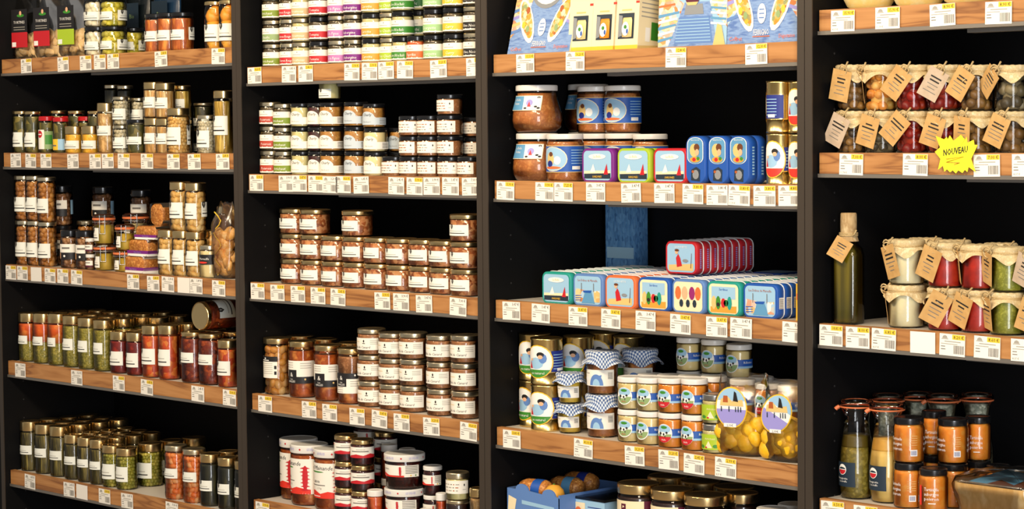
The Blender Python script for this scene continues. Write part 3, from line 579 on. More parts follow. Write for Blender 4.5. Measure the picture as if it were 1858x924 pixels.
def L_lidprint(mb, rf, H, p):
    lh, lr = p
    for k in range(10):
        a = k*2*PI/10
        if k % 2: mb.wpoly(lambda z: lr, a, ell(0, H-lh*.5, lh*.13, lh*.13, 8), 'p_red', .0005)
        else: wtext(mb, lambda z: lr, a, 'LES DÉLICES', 0, H-lh*.62, lh*.3, 'p_lilac', .0005, maxw=lr*.5)
LAB = dict(crest=L_crest, plain=L_plain, script=L_script, band=L_band, arch=L_arch, bw=L_bw, pepper=L_pepper, pepsmall=L_pepsmall, basque=L_basque, can=L_can, soup=L_soup, belly=L_belly, cow=L_cow, lime=L_lime,
           shell=L_shell, estate=L_estate, tartine=L_tartine, nut=L_nut, rice=L_rice, small=L_small, pic=L_pic, lemon=L_lemon)
# ------------------------------------------------------------------ jars
def lumps(mb, r, z0, z1, size, m, seed=1, elong=1.0, jit=.06):
    rd = random.Random(seed); core = max(r-size*.55, r*.3)
    mb.lathe([[(0, z0), (core, z0), (core, z1), (0, z1)]], m, 16)
    nz = max(1, int((z1-z0)/(size*.86))); n = max(5, int(2*PI*(r-size*.4)/(size*.93)))
    for j in range(nz):
        for i in range(n):
            a = 2*PI*(i+.5*(j % 2)+rd.uniform(-.12, .12))/n; q = r-size*.5*rd.uniform(.98, 1.12); z = z0+size*.45+(z1-z0-size*.9)*(j/max(1, nz-1))+rd.uniform(-.18, .18)*size
            R3 = Matrix.Rotation(a, 3, 'Z') @ Matrix.Rotation(rd.uniform(-1.5, 1.5), 3, 'Y')
            mb.blob((q*math.sin(a), -q*math.cos(a), z), (size*.52*elong, size*.5, size*.5), m, R3, jit, rd)
def lidmesh(r, H, lh, m, n=28):
    mb = MB(); b = min(.0025, lh*.2)
    mb.lathe([[(r*.99, H-lh), (r, H-lh+b*.5), (r, H-b)], [(r, H-b), (r-b*.4, H-b*.35), (r-b, H)], [(r-b, H), (r-b*2.2, H-.0012)], [(r-b*2.2, H-.0012), (0, H-.0012)], [(r*.99, H-lh), (0, H-lh)]], m, n)
    return mb
def profile(sty, r, hb):
    k = sty.get('shape', 'str'); nk = sty.get('neck', .9)
    if k == 'belly': return [(r*.62, 0), (r*.8, hb*.03), (r*.95, hb*.14), (r, hb*.3), (r*.97, hb*.48), (r*.88, hb*.66), (r*.8, hb*.82), (r*.79, hb)]
    if k == 'taper': return [(r*.76, 0), (r*.8, hb*.03), (r*.9, hb*.5), (r*.98, hb*.9), (r*.98, hb)]
    if k == 'wide': return [(r*.86, 0), (r*.92, hb*.03), (r*.95, hb*.5), (r*.97, hb*.86), (r*.95, hb)]
    s = sty.get('sh', .1)*hb
    return [(r*.84, 0), (r*.94, hb*.018), (r*.985, hb*.05), (r, hb*.1), (r, hb-s), (r*.985, hb-s*.75), (r*(nk*.6+.4), hb-s*.4), (r*nk, hb-s*.1), (r*nk, hb)]
def rfun(pr):
    def f(z):
        if z <= pr[0][1]: return pr[0][0]
        for a, b in zip(pr, pr[1:]):
            if z <= b[1]:
                t = (z-a[1])/max(b[1]-a[1], 1e-9); return a[0]+(b[0]-a[0])*t
        return pr[-1][0]
    return f
CACHE = {}
def jar_meshes(key, sty, D, H):
    D = round(D/.002)*.002; H = round(H/.002)*.002; ck = (key, D, H)
    if ck in CACHE: return CACHE[ck]
    r = D/2; lh = sty.get('lh', .12)*H; hb = H-lh*.9; out = []
    pr = profile(sty, r, hb); rf = rfun(pr)
    mb = MB(); mb.lathe([[(0, .0015)]+pr], 'glass'); out.append(('glass_jar', mb.mesh('glass_jar'), None))
    fill = sty.get('fill', .93); cts = sty['c'] if isinstance(sty['c'], list) else [(sty['c'], 0, 1)]; t = sty.get('wall', .0022)
    for ci, (cm, f0, f1) in enumerate(cts):
        mb = MB(); z0 = max(.003, f0*fill*hb); z1 = f1*fill*hb
        if sty.get('lump') and not (len(cts) > 1 and sty['lump'][ci] == 0 if isinstance(sty.get('lump'), list) else False):
            size = sty['lump'] if not isinstance(sty['lump'], list) else sty['lump'][ci]
            lumps(mb, rf((z0+z1)/2)-t, z0, z1, size, cm, 5+ci, sty.get('elong', 1.0)); kd = 'stuff'
        else:
            zs = sorted(set([z0, z1]+[p[1] for p in pr if z0 < p[1] < z1])); mb.lathe([[(0, z0)]+[(max(rf(z)-t, .003), z) for z in zs]+[(0, z1)]], cm, 24); kd = None
        out.append(('contents', mb.mesh('contents'), kd))
    lm = sty.get('lid', 'gold_lid'); lr = max(sty.get('lr', .97)*r, 0)
    if lm:
        mb = lidmesh(lr, H, lh, lm)
        if sty.get('lidtxt'): L_lidprint(mb, None, H, (lh, lr))
        out.append(('lid', mb.mesh('lid'), None))
    for lb in sty.get('lab', []):
        mb = MB(); LAB[lb[0]](mb, rf, H, lb[1:]); out.append(('label', mb.mesh('label'), None))
    CACHE[ck] = out; return out
PL = {}
def bodyr(sh, px, wpx, Y):
    X = x_at(px, Y, Z[sh]); return X, depth(X, Y, Z[sh])/FPX
def build(name, parts, root):
    for nm, me, kd in parts: part(nm, me, root, kd)
YF = .024
REG = []; CID = [0]
def reg(root, sh, r, H, col, row): REG.append([root, sh, r, root.location.z, root.location.z+H, col, row])
def settle():
    """goods on one shelf never share the same spot: a jar that would cut into another slides back along its sight line"""
    cols = {}
    for g in REG: cols.setdefault((g[1], g[5]), []).append(g)
    done = {}
    for (sh, c), gs in sorted(cols.items(), key=lambda kv: (kv[0][0], kv[1][0][6], -kv[1][0][0].location.x)):
        r = max(g[2] for g in gs); z0 = min(g[3] for g in gs); z1 = max(g[4] for g in gs); L = gs[0][0].location; x, y = L.x, L.y; b0, b1 = BX[sh[0]]
        d = Vector((x, y+CAMD)).normalized(); ok = None
        for k in range(90):
            xx, yy = min(max(x+d.x*k*.004, b0+r+.001), b1-r-.001), y+d.y*k*.004
            if yy > DEPTH-r-.002: break
            if all((xx-q[0])**2+(yy-q[1])**2 >= (r+q[2])**2 or z1 <= q[3]+.002 or z0 >= q[4]-.002 for q in done.get(sh, [])): ok = (xx, yy); break
        if ok is None:
            print('NO ROOM', sh, c, [round(q, 3) for q in (x, y, r)]); ok = (min(max(x, b0+r+.001), b1-r-.001), min(y, DEPTH-r-.002)); 
        for g in gs: g[0].location.x, g[0].location.y = ok
        done.setdefault(sh, []).append((ok[0], ok[1], r, z0, z1))
def R(sh, fr, key, lefts, w, h, row=0, desc=None, base=0, layers=1, cat='jar', name=None, y=None, layname=None, rz=None, gap=.004, rows=1, col=None, jit=.12):
    """a run of jars on shelf sh; lefts / w / h in zoomed pixels of frame fr=(x0, scale); layers: how many are stacked in each column"""
    sty = STY[key]; x0, sc = fr; n = len(lefts); lay = layers if isinstance(layers, (list, tuple)) else [layers]*n
    desc = desc or sty['d']; cat = sty.get('cat', cat); name = name or sty.get('n', 'food_jar')
    mx = max(lay); last = 0
    for i, zl in enumerate(lefts):
        wi = w[i] if isinstance(w, (list, tuple)) else w; hi = h[i] if isinstance(h, (list, tuple)) else h
        Y = y if y is not None else YF+.04
        for _ in range(3):
            X, mpp = bodyr(sh, x0+(zl+wi/2)/sc, wi/sc, Y); Di = wi/sc*mpp
            if y is None: Y = YF+Di/2+row*(Di+gap)
        Di = round(Di/.002)*.002; H = round(hi/sc*mpp/.002)*.002; zb = Z[sh]-.003+(base if base < 1 else base/sc*mpp)
        for q in range(rows):
            CID[0] += 1; cid = col or CID[0]; Yq = Y+q*(Di+gap)
            if Yq+Di/2 > DEPTH: break
            for k in range(lay[i]):
                lab = layname or ('' if mx == 1 else (['lower', 'upper'] if mx == 2 else ['lower', 'middle', 'upper', 'topmost'])[k]+' layer')
                rr = (rz if rz is not None else random.uniform(-jit, jit))
                root = thing(name, cat, desc, (X, Yq, zb+k*(H+.0006)), rr, sh, lab, row+q)
                build(name, jar_meshes(key, sty, Di, H), root); reg(root, sh, Di/2*1.02, H, cid, row+q)
    return H
# ------------------------------------------------------------------ jar styles
STY = dict(
 garlic=dict(c='f_garlic', lump=.022, elong=1.2, lid='black_lid', lh=.13, lab=[('crest', 20, 45, .22, .5)], d='black-lidded jar of pale garlic cloves'),
 olive=dict(c='f_olive', lump=.02, lid='black_lid', lh=.12, lab=[('crest', 10, 42, .22, .5), ('crest', 115, 40, .2, .55)], d='black-lidded jar of yellow-green olives'),
 sausage=dict(c='f_sausage', lid='black_lid', lh=.1, lab=[('crest', 12, 50, .3, .56), ('crest', 120, 35, .3, .62)], d='dark-lidded jar of orange-brown preserve'),
 mandarin=dict(c='f_mandarin', lump=.044, lid='gold_lid', lh=.08, lab=[('crest', 20, 55, .17, .52)], d='tall jar of whole orange mandarins'),
 darkolive=dict(c='f_darkolive', lid='gold_lid', lh=.07, lab=[('crest', 12, 55, .16, .5)], d='flat gold-lidded jar of dark green olives'),
 redlid=dict(c='f_darkolive', lid='red_lid', lh=.12, lab=[('pic', 25)], d='red-lidded jar with picture label'),
 yellowlab=dict(c='f_darkolive', lid='red_lid', lh=.12, lab=[('lemon', 20)], d='red-lidded jar with yellow label'),
 corn=dict(c='f_corn', lid='gold_lid', lh=.29, lab=[('crest', 20, 60, .18, .47)], d='short gold-lidded jar of yellow corn'),
 tallbeige=dict(c='f_beige', lid='gold_lid', lh=.17, lab=[('crest', 20, 60, .36, .55)], d='tall gold-lidded jar of beige vegetables'),
 whitebean=dict(c='f_whitebean', lump=.013, lid='gold_pale', lh=.11, lab=[('crest', 20, 60, .2, .58)], d='gold-lidded jar of white beans'),
 blackolive=dict(c='f_darkolive', lid='black_lid', lh=.1, lab=[('crest', 15, 55, .28, .5)], d='black-lidded jar of mixed green olives'),
 asparagus=dict(c='f_asparagus', lid='gold_lid', lh=.2, lab=[('crest', 10, 50, .28, .58)], d='gold-lidded jar of pale asparagus'),
 beigeolive=dict(c='f_cashew', lump=.012, lid='gold_lid', lh=.16, lab=[('crest', 5, 60, .2, .58), ('crest', 125, 25, .2, .62)], d='gold-lidded jar of small beige beans'),
 whitecream=dict(c='f_whitebean', lump=.01, lid='gold_pale', lh=.1, lab=[('crest', 20, 50, .17, .6)], d='pale jar of white beans, flat gold lid'),
 yellowasp=dict(c='f_yellowasp', lid='gold_lid', lh=.12, lab=[('crest', 10, 65, .3, .6)], d='tall gold-lidded jar of yellow asparagus'),
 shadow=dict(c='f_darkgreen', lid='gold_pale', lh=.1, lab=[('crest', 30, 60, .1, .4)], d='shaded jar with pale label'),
 walnut=dict(c='f_walnut', lump=.018, elong=1.3, lid='gold_pale', lh=.09, lab=[('crest', 12, 58, .2, .52)], d='flat gold-lidded jar of brown walnuts'),
 blacknut=dict(c='f_nutdark', lump=.016, elong=1.2, lid='black_lid', lh=.16, lab=[('nut', 15)], d='black-lidded jar of dark nuts'),
 tinyjar=dict(c='f_nutdark', lid='white_lid', lh=.2, lab=[('small', 20)], d='tiny white-lidded jar'),
 cashew=dict(c='f_cashew', lump=.018, elong=1.5, lid='gold_lid', lh=.165, lab=[('crest', 8, 55, .26, .58), ('crest', 120, 30, .3, .6)], d='tall gold-lidded jar of cashews'),
 rice=dict(c='f_cream', lid='gold_pale', lh=.13, lab=[('rice', 25)], d='jar of cream with black label'),
 backgold=dict(c='f_nutdark', lid='gold_pale', lh=.2, lab=[], d='gold-lidded jar at the back'),
 carrotpea=dict(c=[('f_pea', 0, .55), ('f_carrot', .55, 1)], lid='gold_lid', lh=.18, lab=[('crest', -2, 48, .37, .54)], d='gold-lidded jar of carrots over peas'),
 pea=dict(c='f_pea', lid='gold_lid', lh=.165, lab=[('crest', 0, 50, .34, .56)], d='gold-lidded jar of green peas'),
 tomato=dict(c='f_tomato', lid='gold_lid', lh=.2, lab=[('crest', 8, 58, .2, .53)], d='gold-lidded jar of dark red tomato'),
 ratatouille=dict(c='f_ratatouille', lid='gold_lid', lh=.165, lab=[('crest', 5, 58, .26, .56)], d='gold-lidded jar of orange ratatouille'),
 brownred=dict(c='f_brownred', lid='gold_lid', lh=.085, lab=[('crest', 0, 58, .4, .6)], d='flat gold-lidded jar of brown-red stew'),
 bean=dict(c='f_bean', lid='gold_lid', lh=.19, lab=[('crest', 5, 60, .34, .52)], d='gold-lidded jar of green beans'),
 greenolive=dict(c='f_greenolive', lump=.012, lid='gold_lid', lh=.18, lab=[('crest', 0, 60, .2, .56)], d='squat gold-lidded jar of small green olives'),
 orangebean=dict(c='f_orangebean', lump=.017, elong=1.5, lid='gold_pale', lh=.1, lab=[('crest', 5, 55, .4, .58)], d='jar of beans in orange sauce'),
 darkgreen=dict(c='f_darkgreen', lid='gold_lid', lh=.16, lab=[('crest', 5, 48, .3, .5)], d='gold-lidded jar of dark green vegetables'),
 lying=dict(c='f_brownred', lid='gold_lid', lh=.1, lab=[('crest', 140, 60, .3, .7)], d='jar lying on its side, gold lid outward'),
 pale=dict(c='f_pale', lid='black_lid', lh=.1, lab=[('crest', 20, 40, .08, .55)], d='pale jar standing on top of a stack'),
 terrine=dict(c='f_terrine', lid='gold_lid', lh=.17, sh=.06, neck=.96, lr=1.0, lab=[('crest', 8, 45, .22, .62)], d='wide gold-lidded terrine jar'),
 cassoulet=dict(c='f_cassoulet', lump=.022, elong=1.4, lid='gold_lid', lh=.1, lr=1.0, lab=[('bw', 12, 0)], d='large jar of beans with black-white label'),
 confit=dict(c='f_confit', lid='gold_lid', lh=.1, lr=1.0, fill=.9, lab=[('bw', 38, 1)], d='large jar of orange confit, black-white label'),
 confit2=dict(c=[('f_confit', 0, .6), ('f_pate', .6, 1)], lid='gold_lid', lh=.1, lr=1.0, lab=[('bw', 38, 2)], d='large jar of layered stew, black-white label'),
 duck=dict(c='f_pate', lid='gold_pale', lh=.18, lab=[('plain', 12, 75, .2, .66, 'Pâté de Canard')], d='small jar with handwritten white label'),
 peppersbig=dict(c='f_confit', lid='white_lid', lh=.13, lr=1.02, lidtxt=1, sh=.07, neck=.95, lab=[('pepper', 5, 'axoa')], d='large white-lidded jar with red pepper label'),
 pepsmall=dict(c='f_jam', lid='gold_lid', lh=.18, lab=[('pepsmall', 15, 1)], d='small dark red jar with pepper label'),
 basque=dict(c='f_jam', shape='wide', lid='white_lid', lh=.2, lr=1.03, lidtxt=1, lab=[('basque', 20)], d='wide white-lidded jar of dark red preserve'),
 spice=dict(c='f_salmonrose', lid='white_lid', lh=.2, lab=[], d='small white-capped jar of orange-red spice'),
 darkjam=dict(c='f_jam', lid='white_lid', lh=.14, lab=[('basque', 30)], d='white-lidded dark jar at the back'),
 moutard=dict(c='f_aspic', lid='gold_pale', lh=.22, lab=[('script', 10, 90, .25, .72, 4)], d='gold-lidded jar with cream label'),
 spade=dict(c='f_dark', lid='gold_pale', lh=.22, lab=[], d='black jar with gold lid'),
 plainwhite=dict(c='f_aspic', lid='white_lid', lh=.3, lab=[('small', 15)], d='white-lidded small jar'),
 bellysoup=dict(c='f_soup', shape='belly', lid='white_lid', lh=.12, lr=.82, wall=.003, lab=[('belly', 10)], d='pot-bellied white-lidded jar of fish soup'),
 soup=dict(c='f_soup', lid='white_lid', lh=.11, lr=.98, sh=.12, lab=[('soup', 10)], d='white-lidded soup jar with blue picture label'),
 mustard=dict(c='f_mustard', lid='white_lid', lh=.16, lab=[('cow', 12, 0)], d='white-lidded jar of pale spread, cow label'),
 curry=dict(c='f_curry', lid='white_lid', lh=.15, lab=[('cow', 12, 1)], d='white-lidded jar of orange spread, cow label'),
 limejar=dict(c='f_aspic', lid='silver_lid', lh=.2, lab=[('lime', 15)], d='silver-lidded jar with lime green label'),
 estate=dict(c='f_dark', lid='gold_lid', lh=.13, lr=1.0, lab=[('estate', 5)], d='gold-lidded dark jar with cream-maroon label'),
 honey=dict(c='f_honey', lid='white_lid', lh=.12, lr=.98, lab=[], d='white-lidded jar of brown honey'),
 tartine=dict(c='f_spreadorange', lid='black_lid', lh=.15, lr=.97, sh=.12, fill=.97, lab=[('tartine', 25, 0)], d='black-lidded jar of orange spread'),
 tartine2=dict(c='f_spreadorange', lid='black_lid', lh=.15, lr=.97, sh=.12, fill=.97, lab=[('tartine', 50, 1)], d='black-lidded jar of orange spread'),
)
BC = [('olive', 'Artichaut', 'p_olive', 'gold_pale'), ('red', 'Poivron Rouge', 'p_red', 'gold_pale'), ('tan', 'Houmous', 'p_tan', 'gold_pale'), ('crimson', 'Tomate', 'p_red', 'black_lid'), ('pink', 'à la Figue', 'p_pink', 'gold_pale'),
      ('purple', 'Aubergine', 'p_purple', 'gold_pale'), ('orange', 'Carotte', 'p_orange', 'black_lid'), ('lime', "Pois Chiche", 'p_lime', 'gold_pale'), ('green', "Crème d'Ail au Basilic", 'p_green', 'black_lid'), ('coral', 'Paprika', 'p_coral', 'black_lid'),
      ('light green', 'Courgette', 'p_ltgreen', 'black_lid'), ('yellow', 'Curry', 'p_yellow', 'black_lid'), ('black', 'Olive Noire', 'p_black', 'gold_pale'), ('brick', 'Poivron', 'p_brick', 'gold_pale'), ('sage', 'Basilic', 'p_sage', 'gold_pale'), ('dark green', 'Basilic', 'p_dkgreen', 'black_lid')]
for nme, txt, colr, lid in BC:
    pale = nme in ('orange', 'lime', 'green', 'tan', 'dark green')
    STY['band_'+nme] = dict(c='f_pale' if pale else ('f_salmonrose' if nme == 'coral' else 'f_tapenade'), lid=lid, lh=.17, sh=.14, neck=.93, lab=[('band', 15, colr, txt)], d='small spread jar with %s label band' % nme)
for nme, cm, blue in (('pale', 'f_pale', 0), ('dark', 'f_jam', 0), ('brown', 'f_spread', 0), ('blue', 'f_spread', 1), ('cream', 'f_cream', 0)):  # blue variant: same white label, shade put into its colour
    STY['arch_'+nme] = dict(c=cm, lid='black_lid', lh=.14, sh=.08, neck=.95, lab=[('arch', 10, blue)], d='black-lidded jar of brown spread, shade-toned arched label' if blue else 'black-lidded jar of %s spread, arched label' % nme)
for k in range(4): STY['script_%d' % k] = dict(c='f_pate', lid='black_lid', lh=.2, sh=.06, neck=.98, lr=1.0, lab=[('script', 5, 62 if k < 3 else 75, .18, .72, k)], d='black-lidded jar with handwritten white label')
# ------------------------------------------------------------------ special goods
def clip_jar(sh, fr, zl, w, h, row, layer, base=0, wire=True, fillm='f_custard', desc='clip-top jar of yellow curd, orange seal'):
    x0, sc = fr; Y = YF+.06
    for _ in range(3): X, mpp = bodyr(sh, x0+(zl+w/2)/sc, 0, Y); D = w/sc*mpp; Y = YF+D/2+row*(D+.004)
    H = h/sc*mpp; r = D/2*.9; k = ('clip', round(D, 3), round(H, 3), wire, fillm)
    if k not in CACHE:
        P = []; hb = H*.8; mb = MB(); mb.lathe([[(0, .001), (r*.85, 0), (r*.95, .004), (r*.97, hb*.9), (r*1.0, hb*.95), (r*1.08, hb)]], 'glass'); P.append(('glass_jar', mb.mesh('glass_jar'), None))
        mb = MB(); mb.lathe([[(0, .003), (r*.83, .003), (r*.93, .007), (r*.94, hb*.8), (0, hb*.8)]], fillm); P.append(('contents', mb.mesh('contents'), None))
        mb = MB(); mb.lathe([[(r*1.0, hb), (r*1.12, hb+.001), (r*1.12, hb+.007), (r*1.0, hb+.008)]], 'rubber_orange'); P.append(('rubber_seal', mb.mesh('rubber_seal'), None))
        mb = MB(); mb.lathe([[(r*1.1, hb+.008), (r*1.1, hb+.013), (r*1.0, H-.004), (r*.9, H), (0, H)]], 'glass'); P.append(('glass_lid', mb.mesh('glass_lid'), None))
        if wire:
            mb = MB(); a0 = math.radians(48)
            for da in (-.22, .22):
                a = a0+da; q = r*1.16
                mb.tube([(q*math.sin(a), -q*math.cos(a), z) for z in (hb*.45, hb*.75, hb*1.0, H*.98)], .0014, 'steel_wire')
            mb.tube([(r*1.16*math.sin(a0+t), -r*1.16*math.cos(a0+t), hb*.45) for t in (-.22, 0, .22)], .0014, 'steel_wire'); mb.tube([(r*1.1*math.sin(t), -r*1.1*math.cos(t), hb*.93) for t in [i*PI/10 for i in range(20)]], .0011, 'steel_wire', closed=True)
            P.append(('wire_clip', mb.mesh('wire_clip'), None))
        mb = MB(); L_crest(mb, lambda z: r*.98, H, (-5, 30, .12, .55, 'paper')); P.append(('label', mb.mesh('label'), None)); CACHE[k] = P
    root = thing('clip_top_jar', 'jar', desc, (X, Y, Z[sh]-.003+base), 0, sh, layer, row); build('', CACHE[k], root); CID[0] += 1; reg(root, sh, D/2*1.02, H, CID[0], row); return H
def can(sh, fr, zl, w, h, row, layer, base=0, foot='p_green', az=5, desc='gold food can with oval picture', txt=None, band=True, ribs=True, col=None):
    CID[0] += 1; col = col or CID[0]
    x0, sc = fr; Y = YF+.05
    for _ in range(3): X, mpp = bodyr(sh, x0+(zl+w/2)/sc, 0, Y); D = w/sc*mpp; Y = YF+D/2+row*(D+.006)
    H = h/sc*mpp; D = round(D/.002)*.002; H = round(H/.002)*.002; r = D/2*.985; k = ('can', D, H, foot, az, band)
    X = min(X, BX[sh[0]][1]-D/2-.002)
    if k not in CACHE:
        P = []; mb = MB(); pr = [(0, .002), (r*.95, .002), (r*1.015, 0), (r*1.015, .005), (r, .006), (r, H*.25)]
        if ribs:
            for i in range(16):
                z = H*(.25+.5*i/16); pr += [(r, z), (r*.975, z+H*.5/32)]
        pr += [(r, H*.75), (r, H-.006), (r*1.015, H-.005), (r*1.015, H), (r*.95, H-.003), (0, H-.003)]
        mb.lathe([pr], 'gold_can'); P.append(('can_body', mb.mesh('can_body'), None))
        mb = MB(); L_can(mb, lambda z: r, H, (az, foot, band, txt)); P.append(('label', mb.mesh('label'), None)); CACHE[k] = P
    root = thing('food_can', 'can', desc, (X, Y, Z[sh]-.003+base), 0, sh, layer, row); build('', CACHE[k], root); reg(root, sh, D/2*1.02, H, col, row); return H, X, Y
def rrect(w, h, r, n=5):
    o = []
    for cx, cz, a0 in ((w/2-r, r, -PI/2), (w/2-r, h-r, 0), (-w/2+r, h-r, PI/2), (-w/2+r, r, PI)):
        for i in range(n+1): a = a0+i*PI/2/n; o.append((cx+r*math.cos(a), cz+r*math.sin(a)))
    return o
TINART = {}
def tin_meshes(w, h, t, body, rim, art, rad=None):
    k = ('tin', round(w, 3), round(h, 3), round(t, 3), body, rim, art)
    if k in CACHE: return CACHE[k]
    rad = rad or h*.2; o = rrect(w, h, rad); n = len(o); P = []
    def ring(sc, y): cx, cz = 0, h/2; return [((p[0]-cx)*sc[0], y, cz+(p[1]-cz)*sc[1]) for p in o]
    mb = MB(); e = .0025; s = ((w-2*e)/w, (h-2*e)/h); R0 = [ring(s, 0), ring((1, 1), e), ring((1, 1), t-e*.6), ring(s, t)]
    vs = [v for r_ in R0 for v in r_]; fs = [(j*n+i, j*n+(i+1) % n, (j+1)*n+(i+1) % n, (j+1)*n+i) for j in range(3) for i in range(n)]
    mb.add(vs, fs, body, True); mb.add(R0[0], [tuple(range(n))[::-1]], body); mb.add(R0[3], [tuple(range(n))], body); P.append(('tin_body', mb.mesh('tin_body'), None))
    if rim:
        mb = MB(); mb.tube([(v[0]*1.004, t-.003, h/2+(v[2]-h/2)*1.004) for v in ring((1, 1), 0)], .0016, rim, 5, True); P.append(('rim', mb.mesh('rim'), None))
    mb = MB(); ART[art](mb, w, h, t, rad); P.append(('printed_label', mb.mesh('printed_label'), None)); CACHE[k] = P; return P
def frame_panel(mb, w, h, m, k=.86, rad=None, y=-.0006): fpoly(mb, [(p[0], p[1]+h*(1-k)/2) for p in rrect(w*k, h*k, h*.14)], y, m)
def a_boat(mb, w, h, t, rad):
    frame_panel(mb, w, h, 'p_sky'); y = -.0012
    fpoly(mb, [(-w*.4, h*.14), (-w*.15, h*.14), (-w*.1, h*.5), (-w*.4, h*.55)], y, 'art_town'); fpoly(mb, [(w*.22, h*.14), (w*.4, h*.14), (w*.4, h*.5), (w*.2, h*.48)], y, 'art_town')
    fpoly(mb, [(-w*.2, h*.1), (w*.24, h*.1), (w*.12, h*.48), (-w*.06, h*.48)], y-.0003, 'p_sea'); fpoly(mb, [(-w*.16, h*.48), (w*.14, h*.5), (w*.1, h*.42), (-w*.12, h*.42)], y-.0006, 'p_blue')
    for x in (-.2, .2): fpoly(mb, [(w*x-.001, h*.45), (w*x+.001, h*.45), (w*x+.001, h*.72), (w*x-.001, h*.72)], y-.0006, 'ink_grey')
    for k in range(3): fpoly(mb, [(-w*.4, h*(.16+.07*k)), (-w*.2, h*(.18+.07*k)), (-w*.2, h*(.2+.07*k)), (-w*.4, h*(.19+.07*k))], y-.0006, 'p_blue')
    ftext(mb, 'Les Délices de Marseille', 0, y-.0006, h*.77, h*.07, 'p_rust', maxw=w*.65)
def a_parade(mb, w, h, t, rad):
    frame_panel(mb, w, h, 'p_cream'); y = -.0012; fpoly(mb, [(-w*.35, h*.5), (w*.35, h*.5), (w*.35, h*.85), (-w*.35, h*.85)], y, 'p_sky'); fpoly(mb, [(-w*.38, h*.1), (w*.38, h*.1), (w*.38, h*.3), (-w*.38, h*.26)], y, 'p_orange')
    for x, m, k in ((-.15, 'p_green', .2), (.0, 'p_red', .14), (.18, 'p_teal', .2), (.08, 'p_dkgreen', .1), (-.28, 'p_sand', .2)): fpoly(mb, ell(w*x, h*.38, w*.07, h*k, 10), y-.0004, m)
    fpoly(mb, ell(-w*.15, h*.33, w*.05, h*.06, 10), y-.0008, 'ink'); ftext(mb, 'Sardines', 0, y-.0006, h*.74, h*.07, 'p_blue', maxw=w*.5)
def a_dress(mb, w, h, t, rad):
    frame_panel(mb, w, h, 'p_sky'); y = -.0012; fpoly(mb, [(-w*.38, h*.12), (w*.38, h*.12), (w*.38, h*.34), (-w*.38, h*.28)], y, 'p_sand')
    fpoly(mb, [(-w*.12, h*.22), (w*.04, h*.26), (-w*.02, h*.5), (-w*.08, h*.62), (-w*.15, h*.5)], y-.0004, 'p_red'); fpoly(mb, ell(-w*.13, h*.68, w*.05, h*.07, 10), y-.0006, 'p_skin'); fpoly(mb, ell(-w*.12, h*.73, w*.07, h*.04, 10), y-.0008, 'p_brown')
    fpoly(mb, ell(w*.14, h*.42, w*.09, h*.05, 10), y-.0006, 'p_grey'); ftext(mb, 'LA MOUETTE', 0, y-.0006, h*.8, h*.06, 'p_white', maxw=w*.6)
    fpoly(mb, [(w*.3, h*.2), (w*.32, h*.2), (w*.34, h*.65), (w*.33, h*.65)], y-.0006, 'p_brown')
def a_regatta(mb, w, h, t, rad):
    frame_panel(mb, w, h, 'p_cream'); y = -.0012
    for x, m in ((-.3, 'p_coral'), (-.1, 'p_skin'), (.12, 'p_magenta'), (.3, 'p_coral')): fpoly(mb, ell(w*x, h*.6, w*.09, h*.2, 10), y, m)
    for x in (-.2, .0, .2): fpoly(mb, ell(w*x, h*.3, w*.06, h*.12, 8), y-.0003, 'p_slate')
def a_sail(mb, w, h, t, rad):
    frame_panel(mb, w, h, 'p_sky'); y = -.0012; fpoly(mb, [(-w*.41, h*.12), (w*.41, h*.12), (w*.41, h*.28), (-w*.41, h*.26)], y, 'p_slate'); fpoly(mb, [(-w*.41, h*.26), (w*.41, h*.28), (w*.41, h*.36), (-w*.41, h*.34)], y-.0003, 'p_cream')
    fpoly(mb, ell(0, h*.76, w*.27, h*.08, 14), y-.0003, 'p_white'); ftext(mb, 'La Belle', 0, y-.0006, h*.73, h*.07, 'p_sand', maxw=w*.4)
    fpoly(mb, [(w*.2, h*.24), (w*.34, h*.24), (w*.3, h*.56)], y-.0006, 'p_red'); fpoly(mb, [(-w*.22, h*.3), (-w*.05, h*.32), (-w*.12, h*.55)], y-.0006, 'p_white'); ftext(mb, 'SARDINES', 0, y-.0008, h*.15, h*.06, 'p_yellow', maxw=w*.6)
def a_bluepack(mb, w, h, t, rad):
    y = -.0008; fpoly(mb, [(p[0]*.8, h*.42+p[1]*.55) for p in rrect(w, h, w*.45)], y, 'p_white'); fpoly(mb, [(p[0]*.73, h*.425+p[1]*.535) for p in rrect(w, h, w*.45)], y-.0003, 'p_sea')
    fpoly(mb, ell(-w*.05, h*.7, w*.22, h*.14, 12), y-.0006, 'p_sand'); fpoly(mb, ell(w*.08, h*.76, w*.14, h*.08, 12), y-.0009, 'p_brown'); fpoly(mb, ell(w*.1, h*.66, w*.1, h*.07, 10), y-.0011, 'p_skin')
    fpoly(mb, ell(0, h*.51, w*.26, h*.06, 12), y-.0009, 'p_orange'); fpoly(mb, ell(-w*.05, h*.51, w*.09, h*.04, 10), y-.0012, 'p_red'); fpoly(mb, ell(w*.15, h*.53, w*.08, h*.04, 10), y-.0012, 'p_green')
    fpoly(mb, [(-w*.22, h*.08), (w*.22, h*.06), (w*.24, h*.3), (w*.05, h*.36), (-w*.2, h*.3)], y, 'p_slate'); fpoly(mb, ell(w*.02, h*.2, w*.16, h*.1, 10), y-.0003, 'p_grey'); fpoly(mb, ell(-w*.12, h*.26, w*.06, h*.03, 8), y-.0006, 'p_rust')
    ftext(mb, 'BELLE ILOISE', 0, y-.0006, h*.9, h*.03, 'p_white', maxw=w*.45)
def a_none(mb, w, h, t, rad): frame_panel(mb, w, h, 'p_sky')
